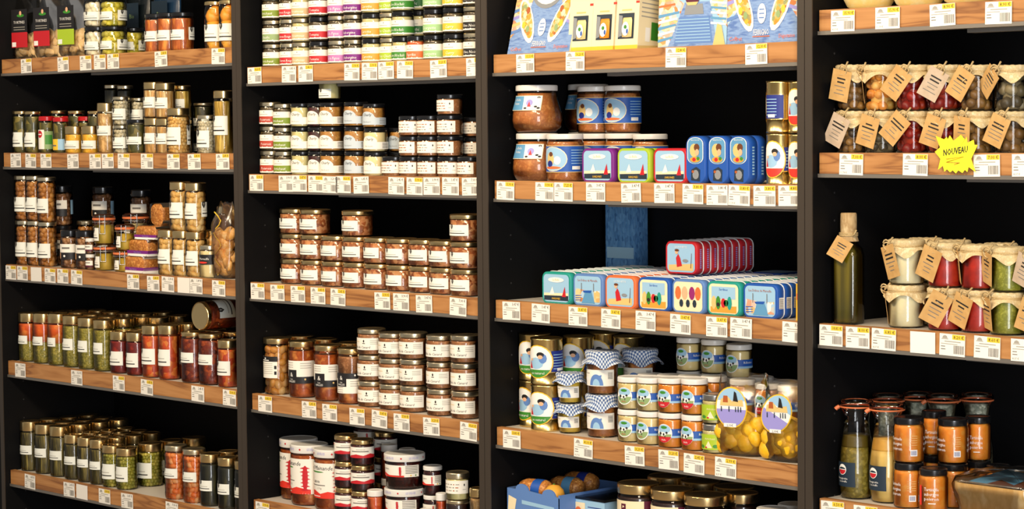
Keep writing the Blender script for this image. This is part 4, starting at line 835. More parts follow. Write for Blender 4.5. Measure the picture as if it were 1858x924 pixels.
ART = dict(boat=a_boat, parade=a_parade, dress=a_dress, regatta=a_regatta, sail=a_sail, bluepack=a_bluepack, none=a_none)
def tin(sh, X, Y, w, h, t, body, rim, art, desc, layer='', row=0, base=0, side=None, rot=None):
    root = thing('fish_tin', 'tin', desc, (X, Y, Z[sh]-.003+base), 0, sh, layer, row, rot); build('', tin_meshes(w, h, t, body, rim, art), root)
    if side:
        mb = MB(); x = w/2+.0005
        if side == 'bar':
            mb.add([(x, t*.15, h*.3), (x, t*.8, h*.3), (x, t*.8, h*.62), (x, t*.15, h*.62)], [(0, 1, 2, 3)], 'p_white')
            for k in range(7): mb.add([(x+.0004, t*.2, h*(.32+.04*k)), (x+.0004, t*.75, h*(.32+.04*k)), (x+.0004, t*.75, h*(.335+.04*k)), (x+.0004, t*.2, h*(.335+.04*k))], [(0, 1, 2, 3)], 'ink_grey')
        else:
            for k in range(10): mb.add([(x, t*.35, h*(.2+.06*k)), (x, t*.6, h*(.2+.06*k)), (x, t*.6, h*(.235+.06*k)), (x, t*.35, h*(.235+.06*k))], [(0, 1, 2, 3)], side)
        part('side_print', mb.mesh('side_print'), root)
    return root
# --- cloth-capped jars
def cloth_cap(r, ztop, drop, m, seed, n=48, corner=.55, uvs=1.0):
    rd = random.Random(seed); ph = rd.uniform(0, 2*PI); mb = MB(); vs = []; fs = []; uv = []
    lv = [('top', 0), ('top', .5), ('top', .95), ('side', .15), ('side', .6), ('side', 1), ('sk', .3), ('sk', .65), ('sk', 1)]
    side = drop*.42
    for kind, t in lv:
        for i in range(n):
            a = 2*PI*i/n; cn = abs(math.cos(2*(a-ph)))**3; fold = .5+.5*math.sin(a*9+seed); wv = math.sin(a*13+seed*2)
            if kind == 'top': rr, z, rho = r*t*1.0, ztop+.0008*wv*t, r*t
            elif kind == 'side': rr = r*(1.02+.03*t*fold) if t < .9 else r*.96; z = ztop-side*t; rho = r+side*t
            else:
                L = drop*(.22+corner*cn); rr = r*(.97+.02*fold)+t*drop*(.22+.16*fold); z = ztop-side-L*t; rho = r+side+L*t
            vs.append((rr*math.sin(a), -rr*math.cos(a), z)); uv.append((rho*math.sin(a)*uvs, -rho*math.cos(a)*uvs))
    for j in range(len(lv)-1):
        for i in range(n): k = (i+1) % n; fs.append((j*n+i, j*n+k, (j+1)*n+k, (j+1)*n+i))
    mb.add(vs, fs, m, True); mb.uv = uv; return mb, side
def tag_part(w, h, m, seed):
    mb = MB(); mb.box(-w/2, w/2, -.0008, 0, -h, 0, m); rd = random.Random(seed); y = -.0012
    for k in range(5):
        ww = w*rd.uniform(.3, .75); z = -h*(.3+.12*k)
        if k in (0, 1): fpoly(mb, [(-ww/2, z), (ww/2, z), (ww/2, z+h*.05), (-ww/2, z+h*.05)], y, 'ink')
        else: fpoly(mb, [(-ww/2, z), (ww/2, z), (ww/2, z+h*.025), (-ww/2, z+h*.025)], y, 'ink_grey')
    return mb.mesh('paper_tag')
def cloth_jar(sh, fr, zl, w, h, cm, row, layer, base, seed, tagaz, tagtilt, desc, lump=None, tagm='kraft', shape='str', out=0, tagk=.62, col=None):
    CID[0] += 1; col = col or CID[0]
    x0, sc = fr; Y = YF+.05
    for _ in range(3): X, mpp = bodyr(sh, x0+(zl+w/2)/sc, 0, Y); D = w/sc*mpp*.96; Y = YF+.014+D/2+row*(D+.008)
    H = h/sc*mpp; r = D/2; X = min(X, BX[sh[0]][1]-D/2-.003); k = ('cj', round(D, 3), round(H, 3), cm, seed % 3, shape)
    if k not in CACHE:
        P = []; hb = H-.002; pr = profile(dict(shape=shape, sh=.16, neck=.93), r, hb); rf = rfun(pr)
        mb = MB(); mb.lathe([[(0, .0015)]+pr], 'glass'); P.append(('glass_jar', mb.mesh('glass_jar'), None)); mb = MB()
        if lump: lumps(mb, r-.0025, .004, hb*.9, lump, cm, seed, 1.1); kd = 'stuff'
        else: zs = sorted(set([.004, hb*.9]+[p[1] for p in pr if .004 < p[1] < hb*.9])); mb.lathe([[(0, .004)]+[(rf(z)-.0022, z) for z in zs]+[(0, hb*.9)]], cm, 24); kd = None
        P.append(('contents', mb.mesh('contents'), kd))
        cb, side = cloth_cap(r*1.01, H, H*.34, 'cloth', seed % 3); P.append(('cloth_cap', cb.mesh('cloth_cap'), None))
        mb = MB()
        for q in range(3): mb.tube([(r*1.0*math.sin(a), -r*1.0*math.cos(a), H-side+(q-1)*.0022+.001*math.sin(3*a+q)) for a in [i*PI/14 for i in range(28)]], .0014, 'twine', 5, True)
        P.append(('twine', mb.mesh('twine'), None)); CACHE[k] = P
    root = thing('cloth_topped_jar', 'jar', desc, (X, Y, Z[sh]-.003+base), 0, sh, layer, row); build('', CACHE[k], root)
    a = math.radians(tagaz); q = r*1.09; side = H*.34*.42
    tg = part('paper_tag', tag_part(D*tagk, D*.92, tagm, seed), root); tg.location = (q*math.sin(a), -q*math.cos(a)-.008-out, H-side+.002); tg.rotation_euler = Matrix.Rotation(a*.8, 3, 'Z').to_4x4().to_euler()
    tg.rotation_euler = (Matrix.Rotation(a*.85, 4, 'Z') @ Matrix.Rotation(math.radians(tagtilt), 4, 'Y') @ Matrix.Rotation(.12, 4, 'X')).to_euler()
    mb = MB(); rd = random.Random(seed); b = Vector((q*math.sin(a), -q*math.cos(a)-.006, H-side+.003))
    for q2 in range(2): mb.tube([b+Vector((.010*math.sin(t), -.003*math.cos(t)-.002*q2, .006*math.cos(t)*(1+q2))) for t in [i*PI/6 for i in range(12)]], .0018, 'twine', 5, True)
    mb.tube([b, b+Vector((.010, -.004, .008)), b+Vector((.014+rd.uniform(0, .008), -.006, .018))], .0022, 'twine', 5); part('bow', mb.mesh('bow'), root); reg(root, sh, r*1.0, H, col, row)
    return H
def gingham_jar(sh, fr, zl, w, h, cm, row, layer, base, seed, desc, body=.8, col=None):
    CID[0] += 1; col = col or CID[0]
    x0, sc = fr; Y = YF+.05
    for _ in range(3): X, mpp = bodyr(sh, x0+(zl+w/2)/sc, 0, Y); D = w/sc*mpp*.94; Y = YF+.012+D/2+row*(D+.02)
    H = h/sc*mpp; r = D/2; k = ('gj', round(D, 3), round(H, 3), cm, seed % 2)
    if k not in CACHE:
        P = []; hb = H-.002; pr = profile(dict(shape='wide' if h > 200 else 'taper'), r, hb); rf = rfun(pr); mb = MB(); mb.lathe([[(0, .0015)]+pr], 'glass'); P.append(('glass_jar', mb.mesh('glass_jar'), None))
        mb = MB(); mb.lathe([[(0, .004)]+[(rf(z)-.002, z) for z in (.004, hb*.1, hb*.3, hb*.5, hb*.8)]+[(0, hb*.8)]], cm, 24); P.append(('contents', mb.mesh('contents'), None))
        cb, side = cloth_cap(r*1.03, H, H*.42, 'gingham', seed % 2, corner=.28); P.append(('gingham_cap', cb.mesh('gingham_cap'), None))
        mb = MB(); L_shell(mb, rf, H, (20,)); P.append(('label', mb.mesh('label'), None)); CACHE[k] = P
    root = thing('gingham_topped_jar', 'jar', desc, (X, Y, Z[sh]-.003+base), 0, sh, layer, row); build('', CACHE[k], root); reg(root, sh, r*1.0, H, col, row); return H
# --- bags
def bag(sh, X, Y, w, d, h, fillh, piece, npieces, desc, seed, lean=0, rz=0, labf=None, lay='', tie=False, pname='biscuit', full=None):
    rd = random.Random(seed); root = thing('clear_bag', 'bag', desc, (X, Y, Z[sh]-.003), rz, sh, lay, 0, (lean, 0, rz), full); mb = MB(); n = 24; lv = 12; vs = []; fs = []
    for j in range(lv+1):
        t = j/lv; z = h*t; wide = w/2*(.86+.14*math.sin(min(t*3, 1)*PI/2))*(1-(.35*max(0, t-.75)/.25 if tie else .06*t)); dp = d/2*(1-.15*t)*(1 if t < fillh else max(.1, 1-(t-fillh)/(1.02-fillh)))
        if j == 0: wide *= .9; dp *= .8
        for i in range(n):
            a = 2*PI*i/n; cx = abs(math.sin(a))**.7*math.copysign(1, math.sin(a)); cyy = abs(math.cos(a))**.7*math.copysign(1, math.cos(a)); q = 1+rd.uniform(-.05, .05)*(1 if j else 0)
            vs.append((wide*cx*q, -dp*cyy*q, z+rd.uniform(-.004, .004)*(j > 0)))
    for j in range(lv):
        for i in range(n): k = (i+1) % n; fs.append((j*n+i, j*n+k, (j+1)*n+k, (j+1)*n+i))
    fs.append(tuple(range(n))[::-1]); mb.add(vs, fs, 'film', True); part('plastic_film', mb.mesh('plastic_film'), root)
    for q in range(npieces):
        t = ((q*.618) % 1); x = (t-.5)*w*.8; z = piece[1]*1.02+(h*fillh-2*piece[1])*(q/npieces)
        yy = -d*.5*.62*rd.uniform(.5, 1.0)*(1-.35*abs(2*t-1)); o = part(pname, piece[0], root); o.location = (x, yy, z); o.rotation_euler = (rd.uniform(-.6, .6), rd.uniform(-.6, .6), rd.uniform(-.8, .8))
    mb = MB(); mb.lathe([[(0, .004), (.5, .01), (.5, .8), (0, .95)]], piece[2], 16); v2 = [(v[0]*w*.72, v[1]*d*.35+d*.12, v[2]*h*fillh*.95) for v in mb.v]; mb.v = v2; o = part('inner_pieces', mb.mesh('inner_pieces'), root, 'stuff')
    if labf: mb = MB(); labf(mb, w, h, -d*.5-.006); part('label', mb.mesh('label'), root)
    return root
def disc_piece(r, t, m, jit=.05, seed=1):
    mb = MB(); mb.blob((0, 0, 0), (r, t, r), m, None, jit, random.Random(seed)); return mb.mesh('piece')
# ------------------------------------------------------------------ leftmost bay
FA, FA3, FB, FB4, FC = (0, 4.223), (0, 3.85), (430, 4.129), (430, 3.553), (860, 2.997)
FD1, FD2, FD3, FD4 = (1440, 4.445), (1440, 3.849), (1440, 3.079), (1440, 4.124)
def pouch(sh, X, Y, w, d, h, m, desc, seed, full=None):
    rd = random.Random(seed); root = thing('pouch_bag', 'bag', desc, (X, Y, Z[sh]-.003), 0, sh, '', 1, None, full); mb = MB(); vs = []; fs = []; n = 20; lv = 8
    for j in range(lv+1):
        t = j/lv; dp = d/2*(1-t**2*.93)
        for i in range(n):
            a = 2*PI*i/n; q = 1+rd.uniform(-.04, .04); vs.append((w/2*math.sin(a)*q*(1 if j else .92), -dp*math.cos(a)*q, h*t))
    for j in range(lv):
        for i in range(n): k = (i+1) % n; fs.append((j*n+i, j*n+k, (j+1)*n+k, (j+1)*n+i))
    fs.append(tuple(range(n))[::-1]); mb.add(vs, fs, m, True); part('pouch', mb.mesh('pouch'), root)
    mb = MB(); fpoly(mb, [(-w*.3, h*.35), (w*.3, h*.35), (w*.3, h*.7), (-w*.3, h*.7)], -d/2-.002, 'p_slate'); ftext(mb, 'Bio', 0, -d/2-.003, h*.5, h*.06, 'p_sage'); part('label', mb.mesh('label'), root); return root
mat('pouch_dark', '10181c', .25, 0, .4); mat('pouch_blue', '1c3550', .25, 0, .4)
def lab_red(col, word):
    def f(mb, w, h, y):
        b = h*.22
        fpoly(mb, [(-w*.28, b+h*.13), (w*.28, b+h*.13), (w*.28, b+h*.42), (-w*.28, b+h*.42)], y, 'p_black'); fpoly(mb, [(-w*.28, b-h*.06), (w*.28, b-h*.06), (w*.28, b+h*.13), (-w*.28, b+h*.13)], y, col)
        fpoly(mb, [(-w*.26, b-h*.05), (-w*.12, b-h*.05), (-w*.12, b+.002), (-w*.26, b+.002)], y-.0006, 'p_white'); fpoly(mb, ell(w*.05, b+h*.34, w*.13, h*.02, 12), y-.0006, 'p_green'); fpoly(mb, ell(w*.05, b+h*.37, w*.04, h*.03, 10), y-.0008, 'p_skin')
        ftext(mb, word, 0, y-.0006, b+h*.24, h*.035, 'p_white', maxw=w*.48)
        for k in range(2): fpoly(mb, [(-w*.2, b+h*(.16+.03*k)), (w*.2, b+h*(.16+.03*k)), (w*.2, b+h*(.168+.03*k)), (-w*.2, b+h*(.168+.03*k))], y-.0006, 'ink_soft')
    return f
bis = (disc_piece(.021, .009, 'f_biscuit'), .021, 'f_biscuit')
for px, col, word, ds, sd in ((56, 'p_red', 'TORTINES', 'clear bag of biscuits with narrow red-black label beside dark panel', 1), (96, 'p_red', 'TORTINES', 'clear bag of biscuits with wide red-black label', 2), (140, 'p_lime', 'TORTINES', 'clear bag of biscuits with green-black label', 3)):
    bag('A1', x_at(px, .08, Z['A1']), .08, .155, .08, .27, .40, bis, 18, ds, sd, 0, .1, lab_red(col, word), full=1)
R('A1', FA, 'garlic', [650], 200, 222, layers=2); R('A1', FA, 'olive', [770], 208, 222, layers=2); R('A1', FA, 'olive', [930], 190, 215, row=1)
R('A1', FA, 'sausage', [1110, 1205, 1310], 180, 300); R('A1', FA, 'mandarin', [1570, 1680], 160, 372)
pouch('A1', x_at(255, .26, Z['A1']), .26, .13, .06, .26, 'pouch_dark', 'dark green pouch bag behind the olive jars, top shelf leftmost bay', 1, 1)
pouch('A1', x_at(305, .26, Z['A1']), .26, .15, .06, .26, 'pouch_blue', 'dark blue pouch bag behind orange-brown jars, top shelf leftmost bay', 2, 1)
# second shelf
R('A2', FA, 'darkolive', [98, 190], 138, 325); R('A2', FA, 'darkolive', [385, 525, 675], 138, 327, row=1)
R('A2', FA, 'redlid', [300], 125, 285); R('A2', FA, 'yellowlab', [408], 125, 280); R('A2', FA, 'redlid', [470, 600], 130, 285, row=1)
R('A2', FA, 'corn', [498, 625], 155, 212); R('A2', FA, 'tallbeige', [748], 145, 387); R('A2', FA, 'whitebean', [868], 135, 218, layers=2)
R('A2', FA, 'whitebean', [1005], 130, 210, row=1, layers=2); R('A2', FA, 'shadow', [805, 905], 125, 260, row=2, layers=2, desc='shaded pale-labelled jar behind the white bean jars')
R('A2', FA, 'blackolive', [972], 165, 262); R('A2', FA, 'asparagus', [1105, 1195], 160, 272, layers=2); R('A2', FA, 'yellowasp', [1325], 150, 262, row=1, layers=2, desc='shaded jar of yellow asparagus')
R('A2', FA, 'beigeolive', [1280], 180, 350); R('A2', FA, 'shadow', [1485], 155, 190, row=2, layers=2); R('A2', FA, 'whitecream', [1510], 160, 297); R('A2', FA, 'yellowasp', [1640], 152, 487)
# third shelf
R('A3', FA3, 'walnut', [98, 187, 268], 136, 312, layers=2); R('A3', FA3, 'blacknut', [425, 530], 140, 268); R('A3', FA3, 'blacknut', [366], 150, 275, row=1, layers=2)
R('A3', FA3, 'blacknut', [650], 150, 275, row=2, layers=2); R('A3', FA3, 'blacknut', [920], 150, 272, row=2, layers=2, desc='shaded black-lidded nut jar beside the cakes'); R('A3', FA3, 'walnut', [540], 135, 310, row=2)
R('A3', FA3, 'tinyjar', [600], 66, 112, layers=2, jit=.05)
h1 = clip_jar('A3', FA3, 655, 158, 182, 0, 'lower layer'); clip_jar('A3', FA3, 652, 160, 208, 0, 'upper layer', h1+.001)
h1 = clip_jar('A3', FA3, 792, 148, 150, 0, 'lower layer'); clip_jar('A3', FA3, 808, 140, 180, 0, 'upper layer', h1+.001)
h1 = clip_jar('A3', FA3, 862, 185, 190, 1, 'lower layer'); clip_jar('A3', FA3, 862, 185, 200, 1, 'upper layer', h1+.001, fillm='f_cream')
def cake(px, Y, base, w, d, h, ds, seed, band=1):
    X = x_at(px, Y, Z['A3']); root = thing('wrapped_cake', 'cake', ds, (X, Y, Z['A3']-.003+base), .05*seed, 'A3', '', 0, None, 1); P = rrect(w, h, h*.3); n = len(P); mb = MB(); vs = []
    for y, s in ((-d/2, .9), (-d/2+.006, 1), (d/2-.006, 1), (d/2, .9)): vs += [(p[0]*s, y, h/2+(p[1]-h/2)*s) for p in P]
    mb.add(vs, [(j*n+i, j*n+(i+1) % n, (j+1)*n+(i+1) % n, (j+1)*n+i) for j in range(3) for i in range(n)]+[tuple(range(n))[::-1], tuple(range(3*n, 4*n))], 'f_cake', True); part('cake', mb.mesh('cake'), root)
    if band:
        mb = MB(); z0, z1 = (0, h*.34); e = .0015; mb.box(-w/2-e, w/2+e, -d/2-e, d/2+e, z0, z1*.45, 'p_white'); mb.box(-w/2-e*1.5, w/2+e*1.5, -d/2-e*1.5, d/2+e*1.5, z1*.45, z1, 'p_purple'); ftext(mb, "Pain d'épices", 0, -d/2-e*2, z1*.55, z1*.3, 'p_lilac', maxw=w*.7); part('paper_sleeve', mb.mesh('paper_sleeve'), root)
    mb = MB(); vs = [(p[0]*1.06, y, p[1]*1.05) for y in (-d/2-.004, d/2+.004) for p in P]; mb.add(vs, [(i, (i+1) % n, n+(i+1) % n, n+i) for i in range(n)], 'film', True); part('clear_wrap', mb.mesh('clear_wrap'), root)
cake(258, .08, 0, .118, .065, .052, 'wrapped brown cake with purple sleeve, lowest of its stack, third shelf', 0); cake(266, .085, .0545, .105, .065, .052, 'wrapped brown cake with purple sleeve, middle of its stack, third shelf', 1)
cake(280, .095, .109, .105, .065, .042, 'wrapped cake with white and purple sleeve atop the cake stack', 2); cake(300, .13, .152, .07, .06, .07, 'round brown cake without sleeve topping the cake stack', 1, 0)
hc = R('A3', FA3, 'cashew', [1105, 1205, 1300], 150, 318, layname='lower layer'); R('A3', FA3, 'cashew', [1192, 1300], 152, 340, base=hc+.0008, layname='upper layer'); R('A3', FA3, 'cashew', [1420], 145, 318, row=1)
R('A3', FA3, 'rice', [1395], 140, 232); R('A3', FA3, 'backgold', [1520], 118, 245, row=1, layers=2, desc='gold-lidded jar behind the dried fruit bag')
dri = (disc_piece(.024, .01, 'f_dried', .12, 3), .024, 'f_dried')
def ribbon(mb, w, h, y): mb.tube([(w*.0+.018*math.sin(t*2.2), y+.012, h*(.05+.11*t)) for t in [i*.5 for i in range(16)]], .002, 'p_yellow', 5)
bag('A3', x_at(413, .08, Z['A3']), .08, .10, .085, .235, .72, dri, 22, 'clear bag of dried fruit slices tied with yellow ribbon beside the upright', 5, 0, 0, ribbon, tie=True, pname='fruit_slice', full=1)
# fourth shelf
R('A4', FA, 'carrotpea', [145, 255, 370], 165, [372, 385, 395], rows=3); R('A4', FA, 'pea', [483, 600, 720], 165, 395, rows=3)
R('A4', FA, 'tomato', [845, 970], 165, [325, 330], rows=2); R('A4', FA, 'pea', [1010, 1130], 180, 395, row=2, rows=2)
R('A4', FA, 'ratatouille', [1090, 1215], 170, [400, 418], rows=2); R('A4', FA, 'brownred', [1390, 1525], 195, 392, rows=2); R('A4', FA, 'ratatouille', [1668], 165, 362, rows=2, desc='short gold-lidded jar of orange ratatouille')
jm = jar_meshes('lying', STY['lying'], .092, .15); rt = thing('food_jar', 'jar', 'jar lying on its side with gold lid outward atop red-brown jars', (x_at(364, .05, Z['A4']), .20, Z['A4']+.165+.044), 0, 'A4', '', 0, (PI/2, 0, 0), 1); build('', jm, rt)
# bottom shelf
R('A5', FA, 'bean', [150, 270, 385], 165, [380, 380, 385], rows=4, desc='tall gold-lidded jar of green beans'); R('A5', FA, 'bean', [495, 595, 690], 150, 345, rows=4, desc='shorter gold-lidded jar of green beans')
R('A5', FA, 'greenolive', [785, 890], 170, 318); R('A5', FA, 'greenolive', [1058], 195, 330, row=1, rows=3); R('A5', FA, 'orangebean', [1265, 1405], 178, 412); R('A5', FA, 'darkgreen', [1535, 1670, 1800], 165, 400, rows=2)
# ------------------------------------------------------------------ second bay
B1c = [(195, 'olive'), (322, 'red'), (413, 'tan'), (543, 'crimson'), (683, 'pink'), (800, 'purple'), (935, 'orange'), (1068, 'lime'), (1158, 'green'), (1270, 'coral'), (1395, 'light green'), (1545, 'yellow'), (1697, 'black')]
for zl, nme in B1c:
    t = (zl-195)/1500; hh = 174+21*t; ww = 160+22*t; cid = 'b1%d' % zl
    if nme == 'coral': R('B1', FB, 'band_coral', [zl], ww*.9, hh); continue
    hq = R('B1', FB, 'band_'+nme, [zl], ww, hh, layname='lower layer', col=cid)
    R('B1', FB, 'band_'+('sage' if nme == 'olive' else nme), [zl], ww, hh, base=hq+.0006, layname='middle layer', col=cid); R('B1', FB, 'band_'+nme, [zl], ww, hh, base=2*hq+.0012, layname='upper layer', col=cid); R('B1', FB, 'band_'+nme, [zl], ww, hh, base=3*hq+.0018, layname='topmost layer', col=cid) if Z['B1']+4*hq < TOPZ-.03 else 0
R('B1', FB, 'band_dark green', [1290], 170, 190, row=1, layers=3)
for zl, key, ww in ((175, 'band_brick', 165), (275, 'band_olive', 168), (405, 'arch_pale', 170), (530, 'arch_dark', 172), (620, 'arch_brown', 186)): R('B2', FB, key, [zl], ww, 179, layers=3)
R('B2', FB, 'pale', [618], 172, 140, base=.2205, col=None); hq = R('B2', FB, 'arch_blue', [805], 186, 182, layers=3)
hq = R('B2', FB, 'arch_cream', [950], 186, 182, layers=2); R('B2', FB, 'arch_blue', [945], 175, 182, base=2*hq+.0012, layname='upper layer', desc='jar with shade-toned label atop cream jars')
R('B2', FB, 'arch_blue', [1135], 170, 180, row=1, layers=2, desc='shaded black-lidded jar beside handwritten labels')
for i, (zl, ly) in enumerate(((1085, 1), (1215, 3), (1352, 3), (1503, 4), (1650, 1))):
    for k in range(ly): R('B2', FB, 'script_%d' % ((i+k) % 4), [zl], 196, 148+2*i, base=(k*.0566) if k else 0, layname=['lower layer', 'middle layer', 'upper layer', 'topmost layer'][k], col='b2s%d' % zl)
R('B2', FB, 'script_1', [1700], 180, 150, row=1, layers=3)
R('B3', FB, 'terrine', [180, 325, 475, 630, 790, 950, 1115, 1285, 1440, 1598], [232, 234, 236, 238, 240, 243, 246, 250, 254, 258], [186, 187, 188, 190, 192, 194, 196, 198, 200, 202], layers=[3, 3, 3, 2, 3, 2, 2, 2, 2, 3])
R('B4', FB4, 'cassoulet', [163], 182, 365, rows=2); R('B4', FB4, 'confit', [335, 500], 180, 363, rows=2); R('B4', FB4, 'confit2', [650], 178, 360, rows=2)
R('B4', FB4, 'duck', [780, 915, 1050, 1222, 1380], 188, [165, 166, 170, 174, 178], layers=3); R('B4', FB4, 'duck', [1490], 170, 172, row=1, layers=3, desc='handwritten-label jar in the second row')
[R('B5', FB, 'peppersbig', [zz], 282, 452, rz=ra) for zz, ra in ((205, -.48), (405, -.24), (580, .22))]; R('B5', FB, 'pepsmall', [735, 855], 178, 194, layers=3); R('B5', FB, 'pepsmall', [1030], 175, 190, row=2, layers=3)
R('B5', FB, 'basque', [1110], 300, 258, layers=2); R('B5', FB, 'spice', [1080, 1215], 130, 250, row=2, layers=2, desc='small white-capped spice jar at the back'); R('B5', FB, 'spice', [975], 125, 220)
R('B5', FB, 'darkjam', [880], 235, 190, row=2, layers=3, desc='dark red jar at the back behind small pepper jars'); R('B5', FB, 'darkjam', [1395], 150, 218, row=1, layers=2); R('B5', FB, 'spice', [1490], 85, 270, row=1, desc='thin red-labelled spice jar')
R('B5', FB, 'plainwhite', [1365, 1462], 98, 150, desc='tiny white-capped jar'); q = R('B5', FB, 'plainwhite', [1568], 180, 142, col='b5m'); q2 = R('B5', FB, 'spade', [1568], 180, 116, base=q+.0006, col='b5m'); R('B5', FB, 'moutard', [1568], 180, 208, base=q+q2+.0012, col='b5m')
R('B5', FB, 'tallbeige', [1745], 130, 380, desc='tall tan jar against the upright')
# ------------------------------------------------------------------ third bay: gift boxes
def carton(sh, pxl, Y, w, d, h, lean, face, desc, side='p_cream', artf=None, rz=0, cat='box', name='gift_box'):
    X = x_at(pxl, Y, Z[sh])+w/2; root = thing(name, cat, desc, (X, Y, Z[sh]-.003), 0, sh, '', 0, (-math.radians(lean), 0, rz), 1)
    mb = MB(); mb.box(-w/2, w/2, 0, d, 0, h, side); part('carton', mb.mesh('carton'), root)
    if artf: mb = MB(); artf(mb, w, h, d); part('printed_front', mb.mesh('printed_front'), root)
    return root
def art_food(mb, w, h, d):
    y = -.0006
    def P(pts, m, k=1): fpoly(mb, [(p[0]*w, p[1]*h) for p in pts], y-.0004*k, m)
    P([(-.5, 0), (.5, 0), (.5, 1), (-.5, 1)], 'art_sea', 0); P([(-.5, .16), (-.3, .34), (-.2, .6), (-.2, 1), (-.5, 1)], 'art_town'); P([(.3, .4), (.5, .2), (.5, 1), (.2, 1), (.2, .6)], 'art_town')
    for k in range(9):
        P([(-.5, .2+.07*k), (-.33, .24+.07*k), (-.33, .265+.07*k), (-.5, .235+.07*k)], ['p_gblue', 'p_sand', 'p_lilac'][k % 3], 2); P([(.36, .3+.07*k), (.5, .27+.07*k), (.5, .3+.07*k), (.36, .33+.07*k)], ['p_lilac', 'p_sand', 'p_gblue'][k % 3], 2)
    P([(p[0], p[1]) for p in ell(0, .72, .3, .28, 24)], 'p_grey', 2); P(ell(0, .74, .28, .26, 24), 'p_white', 3); P(ell(0, .64, .2, .1, 16), 'p_skin', 4)
    for x, m in ((-.14, 'p_black'), (-.06, 'p_maroon'), (.1, 'p_maroon'), (.17, 'p_black')): P(ell(x, .7, .03, .12, 10), m, 5)
    for x, m in ((-.1, 'p_green'), (.08, 'p_sage'), (0, 'p_coral')): P(ell(x, .9, .07, .05, 10), m, 5)
    for s in (-1, 1):
        P(ell(s*.27, .33, .10, .25, 16, tilt=-s*.55), 'p_white', 3); P(ell(s*.27, .34, .075, .21, 16, tilt=-s*.55), 'art_dish', 4)
        for q, (dx, dz, m) in enumerate(((-.03, .04, 'p_orange'), (.03, -.04, 'p_yellow'), (.0, .1, 'p_rust'), (.04, .06, 'p_cream'), (-.04, -.08, 'p_sage'))): P(ell(s*(.27+dx), .33+dz, .03, .035, 8), m, 5+q % 2)
    P(ell(0, .26, .06, .085, 16), 'p_white', 5)
    for k in range(3): P([(-.035, .29-.035*k), (.035, .29-.035*k), (.035, .3-.035*k), (-.035, .3-.035*k)], 'p_gblue', 6)
    ftext(mb, 'FERRIGNO', 0, y-.003, h*.08, h*.05, 'p_white', maxw=w*.22); P([(-.12, .065), (.12, .065), (.12, .072), (-.12, .072)], 'p_coral', 6)
    ftext(mb, 'Coffret', -w*.36, y-.003, h*.04, h*.035, 'p_coral', maxw=w*.2); ftext(mb, 'Dégustation', w*.36, y-.003, h*.05, h*.035, 'p_coral', maxw=w*.22)
def art_boat(mb, w, h, d):
    y = -.0006
    def P(pts, m, k=1): fpoly(mb, [(p[0]*w, p[1]*h) for p in pts], y-.0004*k, m)
    P([(-.5, 0), (.5, 0), (.5, 1), (-.5, 1)], 'p_sky', 0); P([(-.5, .02), (-.28, .03), (-.1, .42), (-.28, .5), (-.38, .68), (-.5, .6)], 'art_town'); P([(.22, .42), (.5, .18), (.5, .62), (.38, .6), (.3, .5)], 'art_town')
    P([(-.5, .4), (-.26, .42), (-.26, .44), (-.5, .42)], 'p_coral', 2); P([(-.36, .0), (.36, .0), (.24, .44), (-.12, .44)], 'art_sea', 2); P([(-.26, .04), (.3, .04), (.24, .3), (-.18, .3)], 'p_gblue', 3)
    for k in range(8): P([(-.24, .06+.03*k), (.27-.005*k, .06+.03*k), (.27-.005*k, .068+.03*k), (-.24, .068+.03*k)], 'p_sky', 4)
    P([(-.1, .42), (.14, .42), (.16, .32), (-.12, .32)], 'p_grey', 4); P([(-.13, .5), (.12, .52), (.08, .44), (-.09, .44)], 'p_maroon', 5); P([(-.1, .44), (.08, .44), (.05, .41), (-.07, .41)], 'p_sand', 6)
    for x in (-.22, .26): P([(x-.03, .5), (x+.03, .5), (x+.02, .78), (x-.02, .78)], 'p_gblue', 3)
    P([(-.28, .78), (.32, .84), (.32, .86), (-.28, .8)], 'p_maroon', 5); ftext(mb, 'Les Délices de Provence', 0, y-.003, h*.83, h*.07, 'p_orange', maxw=w*.75, slant=.1)
    for k in range(5): P([(-.5, .06+.06*k), (-.28+.02*k, .1+.06*k), (-.28+.02*k, .12+.06*k), (-.5, .09+.06*k)], ['p_sea', 'p_white'][k % 2], 3); P([(.26, .22+.05*k), (.48, .2+.05*k), (.48, .22+.05*k), (.26, .24+.05*k)], ['p_white', 'p_sea'][k % 2], 3)
    P([(.3, 0), (.48, 0), (.42, .2), (.36, .22)], 'p_sand', 5)
